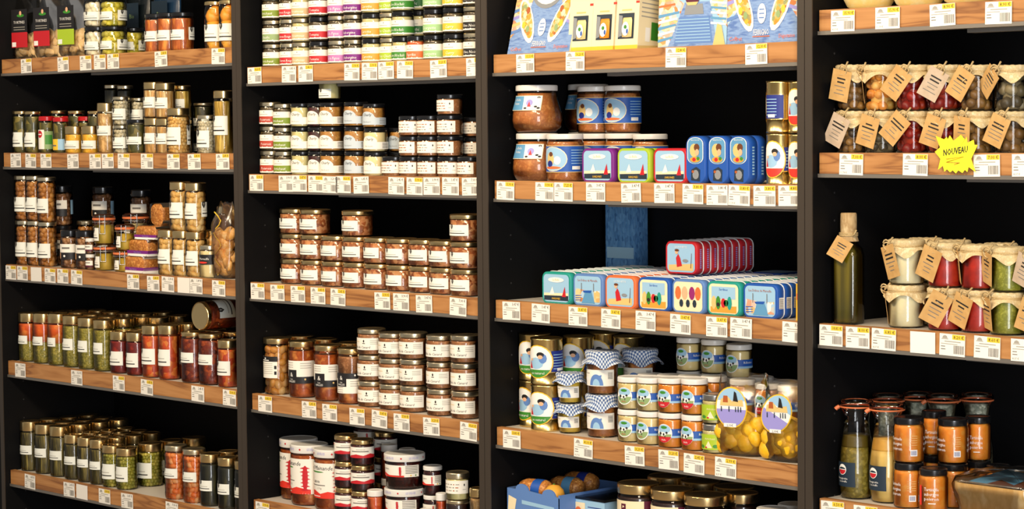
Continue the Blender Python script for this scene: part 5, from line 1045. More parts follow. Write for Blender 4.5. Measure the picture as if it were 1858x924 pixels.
def window_box(pxl, desc, seed):
    w, d, h = .083, .085, .27; root = carton('C1', pxl, .03, w, d, h, 5, None, desc); y = -.0006
    mb = MB(); fpoly(mb, [(-w/2, 0), (w/2, 0), (w/2, .014), (-w/2, .014)], y, 'p_yellow')
    x = w/2+.0006; mb.add([(x, 0, 0), (x, d, 0), (x, d, .02), (x, 0, .012)], [(0, 1, 2, 3)], 'p_sand')
    mb.add([(x, d*.1, .2), (x, d*.5, .2), (x, d*.5, .25), (x, d*.1, .25)], [(0, 1, 2, 3)], 'p_slate'); mb.add([(x, d*.55, .03), (x, d*.95, .03), (x, d*.95, .075), (x, d*.55, .075)], [(0, 1, 2, 3)], 'p_green'); mb.add([(x, d*.3, .025), (x, d*.5, .025), (x, d*.5, .06), (x, d*.3, .06)], [(0, 1, 2, 3)], 'p_white')
    for k in range(9): mb.add([(x, d*.1, .085+.011*k), (x, d*.8, .085+.011*k), (x, d*.8, .088+.011*k), (x, d*.1, .088+.011*k)], [(0, 1, 2, 3)], 'ink_soft')
    fpoly(mb, [(w*.36, .118), (w*.5, .118), (w*.5, .124), (w*.36, .124)], y, 'p_hot'); fpoly(mb, [(-w*.2, .1), (w*.2, .1), (w*.2, .104), (-w*.2, .104)], y, 'p_sand'); part('printed_front', mb.mesh('printed_front'), root)
    for k, (z0, z1, kind) in enumerate(((.03, .094, 'r'), (.14, .235, 'o'))):
        mb = MB(); ww = w*.32; pts = [(-ww, z0), (ww, z0), (ww, z1), (-ww, z1)] if kind == 'r' else ell(0, (z0+z1)/2, ww, (z1-z0)/2, 18)
        fpoly(mb, pts, y, 'p_slate'); fpoly(mb, [(-ww*.98, z0+.004), (-ww*.5, z0+.008), (-ww*.5, z1-.006), (-ww*.98, z1-.004)] if kind == 'r' else [(-ww*.9, z0+.03), (-ww*.45, z0+.012), (-ww*.45, z1-.012), (-ww*.9, z1-.03)], y-.0004, 'p_grey'); wn = part('window', mb.mesh('window'), root)
        mb = MB(); cx = ww*.22; r0 = ww*.62; mb.lathe([[(0, z0+.003), (r0, z0+.004), (r0, z0+(z1-z0)*.72), (r0*.85, z0+(z1-z0)*.82), (0, z0+(z1-z0)*.82)]], 'f_curry' if (k+seed) % 2 else 'f_mustard', 14); mb.v = [(v[0]+cx, v[1]*.12-.003, v[2]) for v in mb.v]
        fpoly(mb, ell(cx-ww*.1, z0+(z1-z0)*.38, r0*.75, (z1-z0)*.28, 14), -.0068, 'p_white'); fpoly(mb, ell(cx-ww*.1, z0+(z1-z0)*.45, r0*.3, (z1-z0)*.08, 8), -.0074, 'p_green'); fpoly(mb, ell(cx+ww*.15, z0+(z1-z0)*.28, r0*.2, (z1-z0)*.1, 8), -.0074, 'p_blue'); part('small_jar', mb.mesh('small_jar'), wn)
carton('C1', 920, .022, .228, .06, .28, 15, None, 'leaning blue gift box with plates of food, left end of top shelf', 'p_cream', art_food)
for i, px in enumerate((1030, 1072, 1112)): window_box(px, ['cream gift box with two windows, leftmost of three', 'cream gift box with two windows, middle of three', 'cream gift box with two windows and printed side, rightmost of three'][i], i)
carton('C1', 1194, .022, .222, .06, .25, 3, None, 'pale blue gift box with harbour picture and orange lettering', 'p_cream', art_boat)
carton('C1', 1318, .022, .215, .06, .28, 3, None, 'blue gift box with plates of food beside the right upright', 'p_navy', art_food)
# second shelf
R('C2', FC, 'bellysoup', [185], 280, 257, layers=2, jit=.03); R('C2', FC, 'bellysoup', [395], 270, 257, row=1, layers=2, jit=.03)
R('C2', FC, 'soup', [395], 205, 258, jit=.05); R('C2', FC, 'soup', [560], 205, 256, layers=2, y=.165, jit=.05, row=1); R('C2', FC, 'soup', [712], 200, 256, layers=2, y=.215, jit=.05, row=1); R('C2', FC, 'soup', [862], 195, 256, y=.215, row=1)
for zc, body, ds in ((672, 'p_purple', 'purple'), (868, 'p_lime', 'lime green'), (1066, 'p_red', 'red')):
    for k in range(2): tin('C2', x_at(860+zc/2.997, .03, Z['C2']), .03+.027*k, .112, .087, .025, body, None, 'sail', '%s sailing-boat sardine tin standing upright' % ds, row=k)
for zc in (1205, 1325, 1440):
    for k in range(2): tin('C2', x_at(860+zc/2.997, .03, Z['C2']), .03+.034*k, .064, .117, .032, 'p_blue', None, 'bluepack', 'tall blue fish tin with oval picture', row=k, side='p_sky')
h, X, Y = can('C2', FC, 1590, 148, 282, 0, 'lower layer', foot='p_hot', col='c2a'); can('C2', FC, 1590, 148, 282, 0, 'upper layer', h+.0006, foot='p_hot', az=-95, col='c2a')
can('C2', FC, 1712, 148, 282, 0, 'lower layer', foot='p_hot', col='c2b', band=False); can('C2', FC, 1712, 148, 282, 0, 'upper layer', h+.0006, foot='p_hot', col='c2b', band=False)
# third shelf: rows of tins
Xr = x_at(860+1560/2.997, .03, Z['C3'])
TC = [('p_blue', 'boat', 'blue'), ('p_teal', 'parade', 'teal'), ('p_gblue', 'regatta', 'light blue'), ('p_blue', 'parade', 'royal blue'), ('p_coral', 'dress', 'coral'), ('p_gblue', 'boat', 'pale blue'), ('p_teal', 'sail', 'green-blue')]
for c, (body, art, nm) in enumerate(TC):
    for k in range(12): tin('C3', Xr-c*.1135, .028+.0275*k, .107, .083, .026, body, 'rim_white', art, '%s sardine tin with white rim' % nm, row=k, side='bar' if c == 0 else None)
Xd = x_at(860+1135/2.997, .13, Z['C3'])
for k in range(8): tin('C3', Xd+.0*k, .125+.0275*k, .107, .083, .026, 'p_red', 'rim_white', 'dress', 'red sardine tin standing on top of the tin rows', row=k, base=.0862, side='p_lilac')
tin('C3', Xd+.125, .30, .10, .10, .028, 'p_blue', None, 'none', 'blue tin lying flat beside the red tins', base=.0862+.0005, side='bar', rot=(-PI/2, 0, 0))
rt = thing('yellow_carton', 'box', 'narrow yellow carton beside the upright at the tins', (-3.214, .03, Z['C3']-.003), 0, 'C3', '', 0, None, 1); mb = MB(); mb.box(-.02, .02, 0, .05, 0, .088, 'p_yellow'); part('carton', mb.mesh('carton'), rt); mb = MB(); fpoly(mb, [(-.018, .05), (.018, .05), (.018, .065), (-.018, .065)], -.0006, 'p_coral'); part('printed_front', mb.mesh('printed_front'), rt)
cmat('woven_blue', ['4f86c0', '6aa0d6', '3c6ea8'], 160, (1, 1, .5), 'voronoi', bump=.2)
rt = thing('blue_carton', 'box', 'tall blue carton at the back behind the sardine tins', (x_at(1127, .37, Z['C3']), .368, Z['C3']-.003), 0, 'C3', '', 1, None, 1); mb = MB(); mb.box(-.055, .055, 0, .05, 0, .245, 'woven_blue'); part('carton', mb.mesh('carton'), rt); mb = MB(); fpoly(mb, [(-.05, .1), (.05, .1), (.05, .13), (-.05, .13)], -.0006, 'p_sky'); part('printed_front', mb.mesh('printed_front'), rt)
# fourth shelf
for i, zl in enumerate((185, 310)):
    h, X, Y = can('C4', FC, zl, 176, 252, 0, 'lower layer', az=(-8, 12)[i], col='c4%d' % i, txt='au naturel'); can('C4', FC, zl, 176, 252, 0, 'upper layer', h+.0006, az=(15, 10)[i], col='c4%d' % i, txt='au naturel')
for i, zl in enumerate((485, 625, 760)):
    h, X, Y = can('C4', FC, zl, 172, 250, 1+(i > 0), 'lower layer', az=12, col='c4b%d' % i); can('C4', FC, zl, 172, 250, 1+(i > 0), 'upper layer', h+.0006, az=12, col='c4b%d' % i)
h = gingham_jar('C4', FC, 445, 158, 160, 'f_custard', 0, 'lower layer', 0, 1, 'small jar with blue gingham cloth cap', col='c4s'); gingham_jar('C4', FC, 445, 158, 165, 'f_custard', 0, 'upper layer', h+.001, 2, 'small jar with blue gingham cloth cap', col='c4s')
h = gingham_jar('C4', FC, 605, 190, 232, 'f_soup', 0, 'lower layer', 0, 2, 'large jar with blue gingham cloth cap', col='c4l'); gingham_jar('C4', FC, 605, 190, 234, 'f_soup', 0, 'upper layer', h+.001, 3, 'large jar with blue gingham cloth cap', col='c4l')
h = gingham_jar('C4', FC, 805, 200, 225, 'f_soup', 1, 'lower layer', 0, 4, 'large gingham-capped jar in the second row', col='c4m'); gingham_jar('C4', FC, 805, 200, 232, 'f_soup', 1, 'upper layer', h+.001, 5, 'large gingham-capped jar in the second row', col='c4m')
R('C4', FC, 'mustard', [780, 885], 150, [178, 182], layers=2, rows=2); R('C4', FC, 'curry', [1000, 1125], 152, [190, 196], layers=2, rows=2)
R('C4', FC, 'mustard', [1100, 1235, 1372], 142, 184, row=2, layers=3, desc='white-lidded cow-label jar at the back'); R('C4', FC, 'limejar', [1240], 142, 160, layers=2)
R('C4', FC, 'curry', [1390, 1525, 1650], 145, 195, row=1, layers=2, rows=2, desc='white-lidded jar behind the cookie bags')
lem = (disc_piece(.0265, .019, 'f_lemon', .03, 4), .027, 'f_lemon')
def lab_oval(tilt):
    def f(mb, w, h, y):
        cx, cz = -w*.06, h*.6; y -= .004
        for k, (q, m) in enumerate(((1, 'p_yellow'), (.93, 'p_white'))): fpoly(mb, ell(cx, cz, w*.31*q, h*.25*q, 24, tilt=tilt), y-.0004*k, m)
        fpoly(mb, ell(cx, cz, w*.29, h*.232, 20, PI*1.03, PI*1.97, tilt), y-.001, 'p_lilac'); fpoly(mb, ell(cx, cz, w*.29, h*.232, 20, PI*.12, PI*.88, tilt), y-.001, 'p_sky')
        fpoly(mb, [(cx-w*.22, cz+h*.02), (cx+w*.24, cz+h*.02), (cx+w*.22, cz+h*.1), (cx+w*.02, cz+h*.07), (cx-w*.06, cz+h*.13), (cx-w*.2, cz+h*.1)], y-.0014, 'p_sand'); fpoly(mb, [(cx+w*.04, cz+h*.08), (cx+w*.14, cz+h*.07), (cx+w*.1, cz+h*.18), (cx+w*.06, cz+h*.2)], y-.0018, 'p_black'); fpoly(mb, [(cx-w*.16, cz+h*.06), (cx-w*.06, cz+h*.06), (cx-w*.07, cz+h*.14), (cx-w*.15, cz+h*.14)], y-.0018, 'p_rust')
        for k, dx in enumerate((-.2, -.05, .08, .13, .18)): fpoly(mb, [(cx+w*dx, cz-h*.05), (cx+w*(dx+.022), cz-h*.05), (cx+w*(dx+.018), cz+h*(.01+.008*(k % 2))), (cx+w*dx, cz+h*.01)], y-.0018, 'p_slate')
        fpoly(mb, [(cx-w*.14, cz-h*.235), (cx+w*.1, cz-h*.235), (cx+w*.1, cz-h*.19), (cx-w*.14, cz-h*.19)], y-.002, 'p_white'); ftext(mb, '2,99€', cx-w*.02, y-.0024, cz-h*.228, h*.026, 'ink', maxw=w*.18)
    return f
bag('C4', x_at(1350, .075, Z['C4']), .075, .135, .085, .2, .6, lem, 11, 'clear bag of yellow lemon cookies, oval label upright', 7, 0, .25, lab_oval(0), pname='cookie', full=1)
bag('C4', x_at(1433, .075, Z['C4']), .075, .125, .085, .195, .6, lem, 11, 'clear bag of yellow lemon cookies, oval label tilted, beside upright', 8, 0, .2, lab_oval(-.5), pname='cookie', full=1)
# bottom shelf
def blue_crate():
    X0 = x_at(860+170/2.997, .02, Z['C5']); w, d, h = .2, .27, .132; root = thing('cardboard_crate', 'box', 'blue printed cardboard crate of wrapped cakes, bottom shelf third bay', (X0+w/2+.005, .02, Z['C5']-.003), 0, 'C5', '', 0, None, 1)
    mb = MB(); mb.box(-w/2, w/2, 0, d, 0, .004, 'p_gblue'); mb.box(-w/2, -w/2+.004, 0, d, .004, h, 'p_gblue'); mb.box(w/2-.004, w/2, 0, d, .004, h, 'p_gblue'); mb.box(-w/2, w/2, d-.004, d, .004, h, 'p_gblue')
    top = [(-w/2, h)]+ell(-w*.2, h, w*.12, .016, 8, PI, 0)+ell(w*.3, h-.004, w*.12, .016, 8, PI, 0)+[(w/2, h-.008)]; pts = [(-w/2, 0)]+top+[(w/2, 0)]
    for a, b in zip(top, top[1:]): mb.add([(a[0], 0, 0), (b[0], 0, 0), (b[0], 0, b[1]), (a[0], 0, a[1]), (a[0], .004, 0), (b[0], .004, 0), (b[0], .004, b[1]), (a[0], .004, a[1])], [(0, 1, 2, 3), (7, 6, 5, 4), (3, 2, 6, 7)], 'p_gblue')
    part('crate_body', mb.mesh('crate_body'), root); mb = MB(); y = -.0006
    fpoly(mb, [(-w*.45, h*.86), (-w*.3, h*.8), (-w*.36, h*.4), (-w*.47, h*.5)], y, 'p_cream'); fpoly(mb, [(-w*.2, h*.8), (w*.4, h*.75), (w*.42, h*.68), (-w*.2, h*.72)], y, 'p_sky'); fpoly(mb, [(-w*.1, h*.6), (w*.3, h*.55), (w*.2, h*.3), (-.0, h*.3)], y, 'p_lilac'); part('printed_front', mb.mesh('printed_front'), root)
    for k in range(3):
        X = X0+.055+.06*k if k < 2 else X0+.06; Yk = .07+.085*k; mb = MB(); n = 14; prof = [(.0, -.05), (.02, -.048), (.027, -.03), (.028, .03), (.02, .048), (0, .05)]
        mb.lathe([prof], 'f_cake', 18); mb.v = [(v[2], v[1], v[0]+.03) for v in mb.v]; rt = thing('wrapped_roll', 'cake', 'brown cake roll with blue wrapper in the blue crate', (X0+.07+.03*(k % 2), Yk, Z['C5']+.095), .1, 'C5', '', k, None, None); part('cake', mb.mesh('cake'), rt)
        mb = MB(); mb.lathe([[(.0285, .0), (.0288, .03)]], ['p_blue', 'p_sea', 'p_navy'][k], 18); mb.v = [(v[2], v[1], v[0]+.03) for v in mb.v]; part('blue_wrapper', mb.mesh('blue_wrapper'), rt)
    mb = MB(); mb.lathe([[(0, -.03), (.014, -.027), (.025, -.016), (.03, 0), (.025, .016), (.014, .027), (0, .03)]], 'f_mandarin', 20); rt = thing('orange_fruit', 'fruit', 'single orange at the front of the blue crate', (X0+.155, .05, Z['C5']+.12), 0, 'C5', '', 0, None, 1); part('peel', mb.mesh('peel'), rt)
    mb = MB(); mb.lathe([[(0, 0), (.003, 0), (.002, .003), (0, .003)]], 'p_green', 8, (0, 0, .029)); part('stem', mb.mesh('stem'), rt)
blue_crate()
rt = thing('blue_tray', 'box', 'pale blue tray with clear lid beside the blue crate', (x_at(860+665/2.997, .1, Z['C5'])-.01, .08, Z['C5']-.003), 0, 'C5', '', 0, None, 1); mb = MB(); mb.box(-.06, .06, 0, .22, 0, .118, 'p_sky'); part('tray', mb.mesh('tray'), rt); mb = MB(); mb.box(-.062, .062, -.002, .222, .1185, .125, 'film'); part('clear_lid', mb.mesh('clear_lid'), rt)
mb = MB(); fpoly(mb, [(-.058, .05), (-.01, .05), (-.01, .11), (-.058, .11)], -.0006, 'p_cream'); fpoly(mb, ell(-.034, .085, .012, .014, 10), -.001, 'p_coral')
for k in range(3): fpoly(mb, [(0, .07+.015*k), (.05, .07+.015*k), (.05, .072+.015*k), (0, .072+.015*k)], -.001, 'p_navy')
part('printed_front', mb.mesh('printed_front'), rt)
R('C5', FC, 'estate', [780, 962, 1145], 232, [400, 398, 400], rows=2, jit=.04); R('C5', FC, 'estate', [1372], 180, 400, row=1, jit=.04, desc='gold-lidded dark jar set back beside honey'); R('C5', FC, 'honey', [1535, 1690], 172, 400, rows=2)
# ------------------------------------------------------------------ rightmost bay
for i, zl in enumerate((400, 800, 1195, 1590)):
    X = x_at(1440+(zl+210)/4.445, .09, Z['D1']); mb = MB(); r = .066; rd = random.Random(i); pr = [(0, 0), (r*.45, .001), (r*.75, .012), (r*.95, .035), (r, .06), (r*.93, .09), (r*.7, .112), (r*.4, .122), (0, .124)]; mb.lathe([pr], 'f_loaf', 24)
    mb.v = [(v[0]*(1+.02*math.sin(7*v[2]*90)), v[1], v[2]+.002*math.sin(v[0]*70)*(v[2] > .01)) for v in mb.v]
    rt = thing('round_loaf', 'bread', 'rounded pale yellow loaf', (X, .09, Z['D1']-.003), 0, 'D1'); part('crust', mb.mesh('crust'), rt); mb = MB(); mb.lathe([[(r*1.01, .055), (r*1.012, .06), (r*1.01, .065)]], 'kraft', 24); part('paper_band', mb.mesh('paper_band'), rt); reg(rt, 'D1', r, .12, 'd1%d' % i, 0)
lo = [(300, 'f_darkmix', .017, 'dark mixed vegetables', 10, 28, 'kraft_grey'), (500, 'f_mushroom', .02, 'pale mushrooms', 10, 18, 'kraft'), (715, 'f_redpepper', .024, 'red peppers', 15, 42, 'kraft'), (940, 'f_redpepper', .024, 'red peppers', 18, 20, 'kraft'), (1165, 'f_darkmix', .022, 'dark vegetables', -8, 8, 'kraft'), (1408, 'f_darkmix', .024, 'dark vegetables', 10, 26, 'kraft')]
up = [(310, 'f_darkmix', .02, 'dark mixed vegetables', 12, 14, 'kraft'), (492, 'f_bigolive', .021, 'golden stuffed olives', -60, 20, 'kraft'), (725, 'f_redpepper', .024, 'red peppers', 18, 38, 'kraft'), (940, 'f_redpepper', .026, 'red peppers', 28, 30, 'kraft_grey'), (1172, 'f_darkmix', .022, 'dark vegetables', 10, 34, 'kraft'), (1400, 'f_mushroom', .026, 'sliced mushrooms', -20, 48, 'kraft')]
for i in range(6):
    q = lo[i]; cid = 'd2%d' % i; h = cloth_jar('D2', FD2, q[0]-8, 246, 296, q[1], 0, 'lower layer', 0, i, q[4], q[5], 'cloth-capped jar of '+q[3], q[2], q[6], col=cid); q = up[i]
    cloth_jar('D2', FD2, q[0]-8, 246, 318, q[1], 0, 'upper layer', h+.001, i+7, q[4], q[5], 'cloth-capped jar of '+q[3], q[2], q[6], col=cid)
def starburst():
    X = x_at(1724, -.03, Z['D2']); ZC = Z['D2']-.004
    pts = [(-.048, .038), (-.027, .031), (-.021, .036), (-.018, .031), (-.013, .039), (-.004, .028), (.014, .040), (.024, .030), (.028, .036), (.030, .024), (.045, .030), (.047, .020), (.055, .020), (.039, -.008), (.05, -.034), (.033, -.024), (.030, -.034), (.024, -.030), (.018, -.036), (.008, -.031), (.002, -.037), (-.006, -.031), (-.012, -.035), (-.02, -.029), (-.026, -.034), (-.03, -.022), (-.042, -.03), (-.036, -.008), (-.05, .006), (-.037, .015)]
    pts = [(p[0]*1.05, p[1]*1.08) for p in pts]
    rt = thing('starburst_sign', 'sign', 'yellow paper starburst sign lettered NOUVEAU clipped to the rail', (X, -.012, ZC), 0, 'D2', '', 0, None, 1); mb = MB(); mat('neon_yellow', 'f4ee2e', .6); n = len(pts)
    mb.add([(0, 0, 0)]+[(p[0], 0, p[1]) for p in pts]+[(0, .001, 0)]+[(p[0], .001, p[1]) for p in pts], [(0, i+1, (i+1) % n+1) for i in range(n)]+[(n+1, n+2+(i+1) % n, n+2+i) for i in range(n)]+[(i+1, n+2+i, n+2+(i+1) % n, (i+1) % n+1) for i in range(n)], 'neon_yellow'); part('paper_star', mb.mesh('paper_star'), rt)
    mb = MB(); ftext(mb, 'NOUVEAU', .001, -.0006, .002, .0135, 'ink', maxw=.064, rot=.13, slant=.15, bold=.03); part('lettering', mb.mesh('lettering'), rt)
    mb = MB(); mb.tube([(-.022, -.001, -.009), (.022, -.001, -.004), (-.022, -.001, -.016), (.012, -.001, -.017), (-.002, -.001, -.021)], .0007, 'p_orange', 5); part('underline_scribble', mb.mesh('underline_scribble'), rt)
    mb = MB(); mb.box(-.008, .008, .001, .0115, -.01, .0, 'film'); part('clip', mb.mesh('clip'), rt)
starburst()
# oil bottle and pastes
def bottle():
    X = x_at(1440+292/3.079, .06, Z['D3']); mpp = depth(X, .06, Z['D3'])/FPX; H = 620/3.079*mpp; wb = 172/3.079*mpp/1.16; rt = thing('oil_bottle', 'bottle', 'square olive oil bottle with cloth-wrapped neck and paper tag', (X, .064, Z['D3']-.003), .25, 'D3', '', 0, None, 1)
    def sq(mb, rings, m):
        n = 32; vs = []; fs = []
        for (hw, z, rnd) in rings:
            for i in range(n):
                a = 2*PI*i/n; c, s = math.sin(a), -math.cos(a); e = 2/rnd; k = (abs(c)**(rnd)+abs(s)**(rnd))**(-1/rnd); vs.append((hw*c*k, hw*s*k, z))
        for j in range(len(rings)-1):
            for i in range(n): k = (i+1) % n; fs.append((j*n+i, j*n+k, (j+1)*n+k, (j+1)*n+i))
        mb.add(vs, fs, m, True)
    h2 = wb/2; mb = MB(); sq(mb, [(0.001, .001, 6), (h2*.95, 0, 6), (h2, .006, 6), (h2, H*.62, 6), (h2*.9, H*.68, 5), (h2*.6, H*.73, 3), (h2*.5, H*.77, 2), (h2*.5, H*.86, 2)], 'glass'); part('glass_bottle', mb.mesh('glass_bottle'), rt)
    mb = MB(); sq(mb, [(0.001, .004, 6), (h2*.9, .004, 6), (h2*.93, .01, 6), (h2*.93, H*.61, 6), (h2*.84, H*.66, 5), (h2*.5, H*.71, 3), (.001, H*.72, 2)], 'f_oil'); part('oil', mb.mesh('oil'), rt)
    mb = MB(); rn = h2*.62; mb.lathe([[(rn*1.25, H*.745), (rn*1.15, H*.77), (rn*1.02, H*.80), (rn*.98, H*.83), (rn*1.0, H*.9), (rn*.98, H-.003)], [(rn*.98, H-.003), (rn*.9, H), (0, H)]], 'corkwrap', 24); part('cloth_wrap', mb.mesh('cloth_wrap'), rt)
    mb = MB(); 
    for q in range(3): mb.tube([(rn*1.1*math.sin(a), -rn*1.1*math.cos(a), H*.795+q*.003) for a in [i*PI/12 for i in range(24)]], .0016, 'twine', 5, True)
    mb.tube([(rn*.9, -rn*.8, H*.8), (rn*1.3, -rn*1.2, H*.815), (rn*1.5, -rn*1.2, H*.85)], .0025, 'twine', 5); part('twine', mb.mesh('twine'), rt)
    tg = part('paper_tag', tag_part(.042, .05, 'kraft', 9), rt); tg.location = (.008, -h2-.006, H*.765); tg.rotation_euler = (-.12, math.radians(30), .2)
    reg(rt, 'D3', h2*1.2, H, 'd3b', 0)
bottle()
lo = [(525, 'f_whitepaste', 'white paste', -62, 8), (745, 'f_redpaste', 'red paste', 35, 28), (930, 'f_redpaste', 'red paste', -2, 24), (1090, 'f_pesto', 'green pesto', -42, 6), (1285, 'f_pesto', 'green pesto', 10, 20)]
up = [(520, 'f_whitepaste', 'white paste', -25, -14), (735, 'f_redpaste', 'red paste', 5, 24), (938, 'f_redpaste', 'red paste', -58, 12), (1095, 'f_pesto', 'green pesto', -35, 14), (1290, 'f_pesto', 'green pesto', -10, 22)]
for i in range(5):
    q = lo[i]; cid = 'd3%d' % i; h = cloth_jar('D3', FD3, q[0], 208, 238, q[1], 0, 'lower layer', 0, i+20, q[3], q[4], 'cloth-capped jar of '+q[2], None, 'kraft', col=cid); q = up[i]
    cloth_jar('D3', FD3, q[0], 208, 250, q[1], 0, 'upper layer', h+.001, i+27, q[3], q[4], 'cloth-capped jar of '+q[2], None, 'kraft' if i < 4 else 'kraft_grey', col=cid)
for i, (zl, cm) in enumerate(((640, 'f_whitepaste'), (800, 'f_redpaste'), (1060, 'f_pesto'))):
    h = cloth_jar('D3', FD3, zl, 190, 238, cm, 1, 'lower layer', 0, i+40, 60, 10, 'cloth-capped jar in the second row', None, 'kraft', col='d3r%d' % i); cloth_jar('D3', FD3, zl, 190, 244, cm, 1, 'upper layer', h+.001, i+44, 60, 10, 'cloth-capped jar in the second row', None, 'kraft', col='d3r%d' % i)
# carafes
def carafe(zl, w, h, row, lower, upper, desc, labelled=True, lidm='rubber_orange', y=None):
    Y = y or YF+.05
    for _ in range(3):
        X, mpp = bodyr('D4', 1440+(zl+w/2)/4.124, 0, Y); D = w/4.124*mpp; Y = y or YF+D/2+row*(D+.006)
    H = h/4.124*mpp; r = D/2; k = ('carafe', round(D, 3), round(H, 3), lower, labelled)
    if k not in CACHE:
        P = []; pr = [(r*.78, 0), (r*.9, .005), (r*.97, H*.12), (r, H*.25), (r*.98, H*.42), (r*.88, H*.58), (r*.76, H*.7), (r*.72, H*.8), (r*.78, H*.88), (r*.88, H*.93)]; rf = rfun(pr)
        mb = MB(); mb.lathe([[(0, .002)]+pr], 'glass'); P.append(('glass_carafe', mb.mesh('glass_carafe'), None))
        for m, a, b in ((lower, .004, H*.53), (upper, H*.53, H*.65)) if lower != 'f_greyherb' else ((lower, .004, H*.9),):
            mb = MB(); zs = [a+(b-a)*i/8 for i in range(9)]; mb.lathe([[(0, a)]+[(rf(z)-.002, z) for z in zs]+[(0, b)]], m, 24); P.append(('contents', mb.mesh('contents'), None))
        mb = MB(); mb.lathe([[(r*.88, H*.93), (r*1.0, H*.932), (r*1.0, H*.945), (r*.88, H*.947)]], 'rubber_orange'); a = -.75; mb.tube([(r*.98*math.sin(a), -r*.98*math.cos(a), H*.938), (r*1.12*math.sin(a), -r*1.12*math.cos(a), H*.925), (r*1.2*math.sin(a), -r*1.2*math.cos(a), H*.91)], .005, 'rubber_orange', 6); P.append(('rubber_ring', mb.mesh('rubber_ring'), None))
        mb = MB(); mb.lathe([[(r*.9, H*.947), (r*1.0, H*.95), (r*.99, H*.985), (r*.9, H)], [(r*.9, H), (r*.8, H*.985), (0, H*.98)]], 'glass'); P.append(('glass_lid', mb.mesh('glass_lid'), None))
        if labelled:
            mb = MB(); az = math.radians(-8); x = r*.72; z0, z1 = H*.13, H*.38; mb.wrect(rf, az, -x, x, z0, z1, 'p_slate', .0005, 3); mb.wpoly(rf, az, ell(-x*.15, z1-H*.075, x*.42, H*.055, 16), 'p_white', .001); mb.wpoly(rf, az, ell(-x*.15, z1-H*.078, x*.36, H*.045, 10, PI, 2*PI), 'p_red', .0014); mb.wpoly(rf, az, ell(-x*.15, z1-H*.07, x*.34, H*.02, 10, 0, PI), 'p_slate', .0014)
            wtext(mb, rf, az, 'Vinaigrette', -x*.15, z0+H*.075, H*.022, 'p_white', .0012, maxw=x*1.5); wtext(mb, rf, az, 'à la truffe', -x*.1, z0+H*.045, H*.02, 'p_white', .0012, maxw=x*1.3); P.append(('label', mb.mesh('label'), None))
        CACHE[k] = P
    rt = thing('glass_carafe', 'carafe', desc, (X, Y, Z['D4']-.003), 0, 'D4', '', row, None, 1 if labelled else None); build('', CACHE[k], rt); CID[0] += 1; reg(rt, 'D4', r*1.02, H, CID[0], row)
carafe(338, 262, 735, 0, 'f_vinaigrette', 'f_vinaigrette_oil', 'glass carafe of speckled olive-brown vinaigrette, orange-ringed lid, nearest the upright')
carafe(565, 268, 742, 0, 'f_yellowsauce', 'f_topsauce', 'glass carafe of pale yellow dressing with dark label, beside orange jars')
for zl, yy in ((575, .19), (800, .19), (985, .27), (1240, .34)): carafe(zl, 255, 735, 1, 'f_greyherb', 'f_greyherb', 'glass carafe of grey herb sauce at the back', False, y=yy)
q = R('D4', FD4, 'tartine2', [746], 232, 338, base=0, layname='lower layer', col='d4a'); R('D4', FD4, 'tartine2', [746], 232, 338, base=q+.0006, layname='upper layer', col='d4a')
R('D4', FD4, 'tartine', [934], 222, 325, layname='lower layer'); R('D4', FD4, 'tartine2', [1076], 230, 335, layers=2, y=.13); R('D4', FD4, 'tartine', [955], 190, 330, layers=2, row=1, y=.19); R('D4', FD4, 'tartine', [1285], 190, 330, layers=2, row=1, y=.17); R('D4', FD4, 'tartine', [1440, 1600], 185, 322, row=1, y=.19)
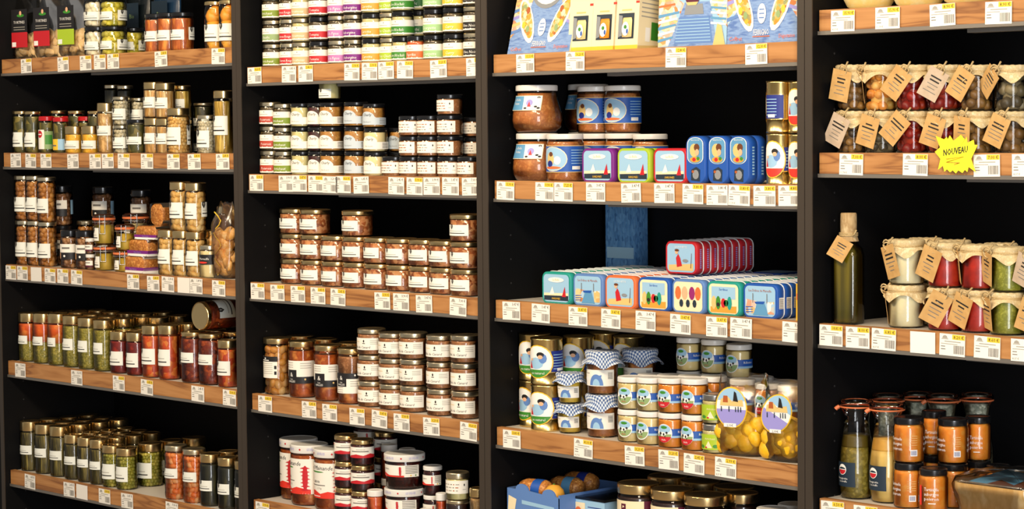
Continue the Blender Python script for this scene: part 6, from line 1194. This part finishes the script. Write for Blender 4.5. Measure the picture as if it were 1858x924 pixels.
def basket():
    X0 = x_at(1440+1175/4.124, .03, Z['D4']); w, d, h = .2, .13, .075; rt = thing('cake_tray', 'box', 'tan paper tray wrapped in clear film with blue printed card, bottom right corner', (X0+w/2, .03, Z['D4']-.003), 0, 'D4', '', 0, None, 1); mb = MB(); P = rrect(w, d, .03, 5); n = len(P); vs = []
    for s, z in ((.86, 0), (.95, h*.6), (1, h*.72), (1.03, h*.8), (1.03, h), (.97, h), (.93, h*.8)): vs += [(p[0]*s, d/2+(p[1]-d/2)*s, z) for p in P]
    mb.add(vs, [(j*n+i, j*n+(i+1) % n, (j+1)*n+(i+1) % n, (j+1)*n+i) for j in range(6) for i in range(n)]+[tuple(range(n))[::-1], tuple(range(6*n, 7*n))], 'carton_tan', True); part('tray', mb.mesh('tray'), rt)
    mb = MB(); mb.add([(-w*.38, d*.25, h*1.0), (w*.2, d*.15, h*1.02), (w*.25, d*.8, h*1.22), (-w*.15, d*.85, h*1.3)], [(0, 1, 2, 3)], 'p_sea'); mb.add([(-w*.1, d*.15, h*1.03), (w*.4, d*.15, h*1.03), (w*.42, d*.7, h*1.14), (0, d*.7, h*1.14)], [(0, 1, 2, 3)], 'p_brown'); part('printed_card', mb.mesh('printed_card'), rt)
    mb = MB(); rd = random.Random(2); vs = []
    for s, z in ((.9, .002), (1.03, h*.6), (1.08, h*.95), (1.0, h*1.15), (.6, h*1.36), (.05, h*1.4)): vs += [(p[0]*s+rd.uniform(-.003, .003), d/2+(p[1]-d/2)*s+rd.uniform(-.003, .003), z+rd.uniform(-.002, .002)*(z > .01)) for p in P]
    mb.add(vs, [(j*n+i, j*n+(i+1) % n, (j+1)*n+(i+1) % n, (j+1)*n+i) for j in range(5) for i in range(n)], 'film', True); part('clear_film', mb.mesh('clear_film'), rt)
basket()
settle()
# ------------------------------------------------------------------ labels
where = {}; rows_of = {}
for o, desc, layer, row, sh, full in ITEMS:
    where.setdefault(desc, set()).add(sh); rows_of.setdefault((sh, desc, layer), set()).add(row)
groups = {}
for it in ITEMS:
    o, desc, layer, row, sh, full = it
    if full: o['label'] = desc
    else: groups.setdefault((sh, desc, layer, row), []).append(it)
for (sh, desc, layer, row), its in groups.items():
    place = '%s %s' % (SHN[int(sh[1])], BAYN[sh[0]]); its.sort(key=lambda t: t[0].location.x); n = len(its); many = len(rows_of[sh, desc, layer]) > 1
    for i, it in enumerate(its):
        o = it[0]; w = [desc]
        if layer: w.append(layer)
        if row or many: w.append('front row' if row == 0 else ORD[row]+' row')
        if n > 1: w.append('leftmost' if i == 0 else ('rightmost' if i == n-1 else ORD[i]+' from left'))
        full_l = ', '.join(w+[place])
        if len(full_l.split()) > 16: full_l = ', '.join(w+[BAYN[sh[0]]])
        if len(full_l.split()) > 16 and len(where[desc]) == 1: full_l = ', '.join(w)
        o['label'] = full_l; o['group'] = '%s, %s' % (desc, place)
bad = [(len(o['label'].split()), o['label']) for o in COL.objects if o.parent is None and 'label' in o and not 4 <= len(o['label'].split()) <= 16]
for b in sorted(set(bad)): print('LABEL LENGTH', b)
seen = {}
for o in COL.objects:
    if o.parent is None and 'label' in o: seen.setdefault(o['label'], []).append(o.get('group'))
for k, v in seen.items():
    if len(v) > 1 and (len(set(v)) > 1 or v[0] is None): print('SHARED', k, len(v))
print('objects', len(COL.objects), 'things', len(ITEMS))
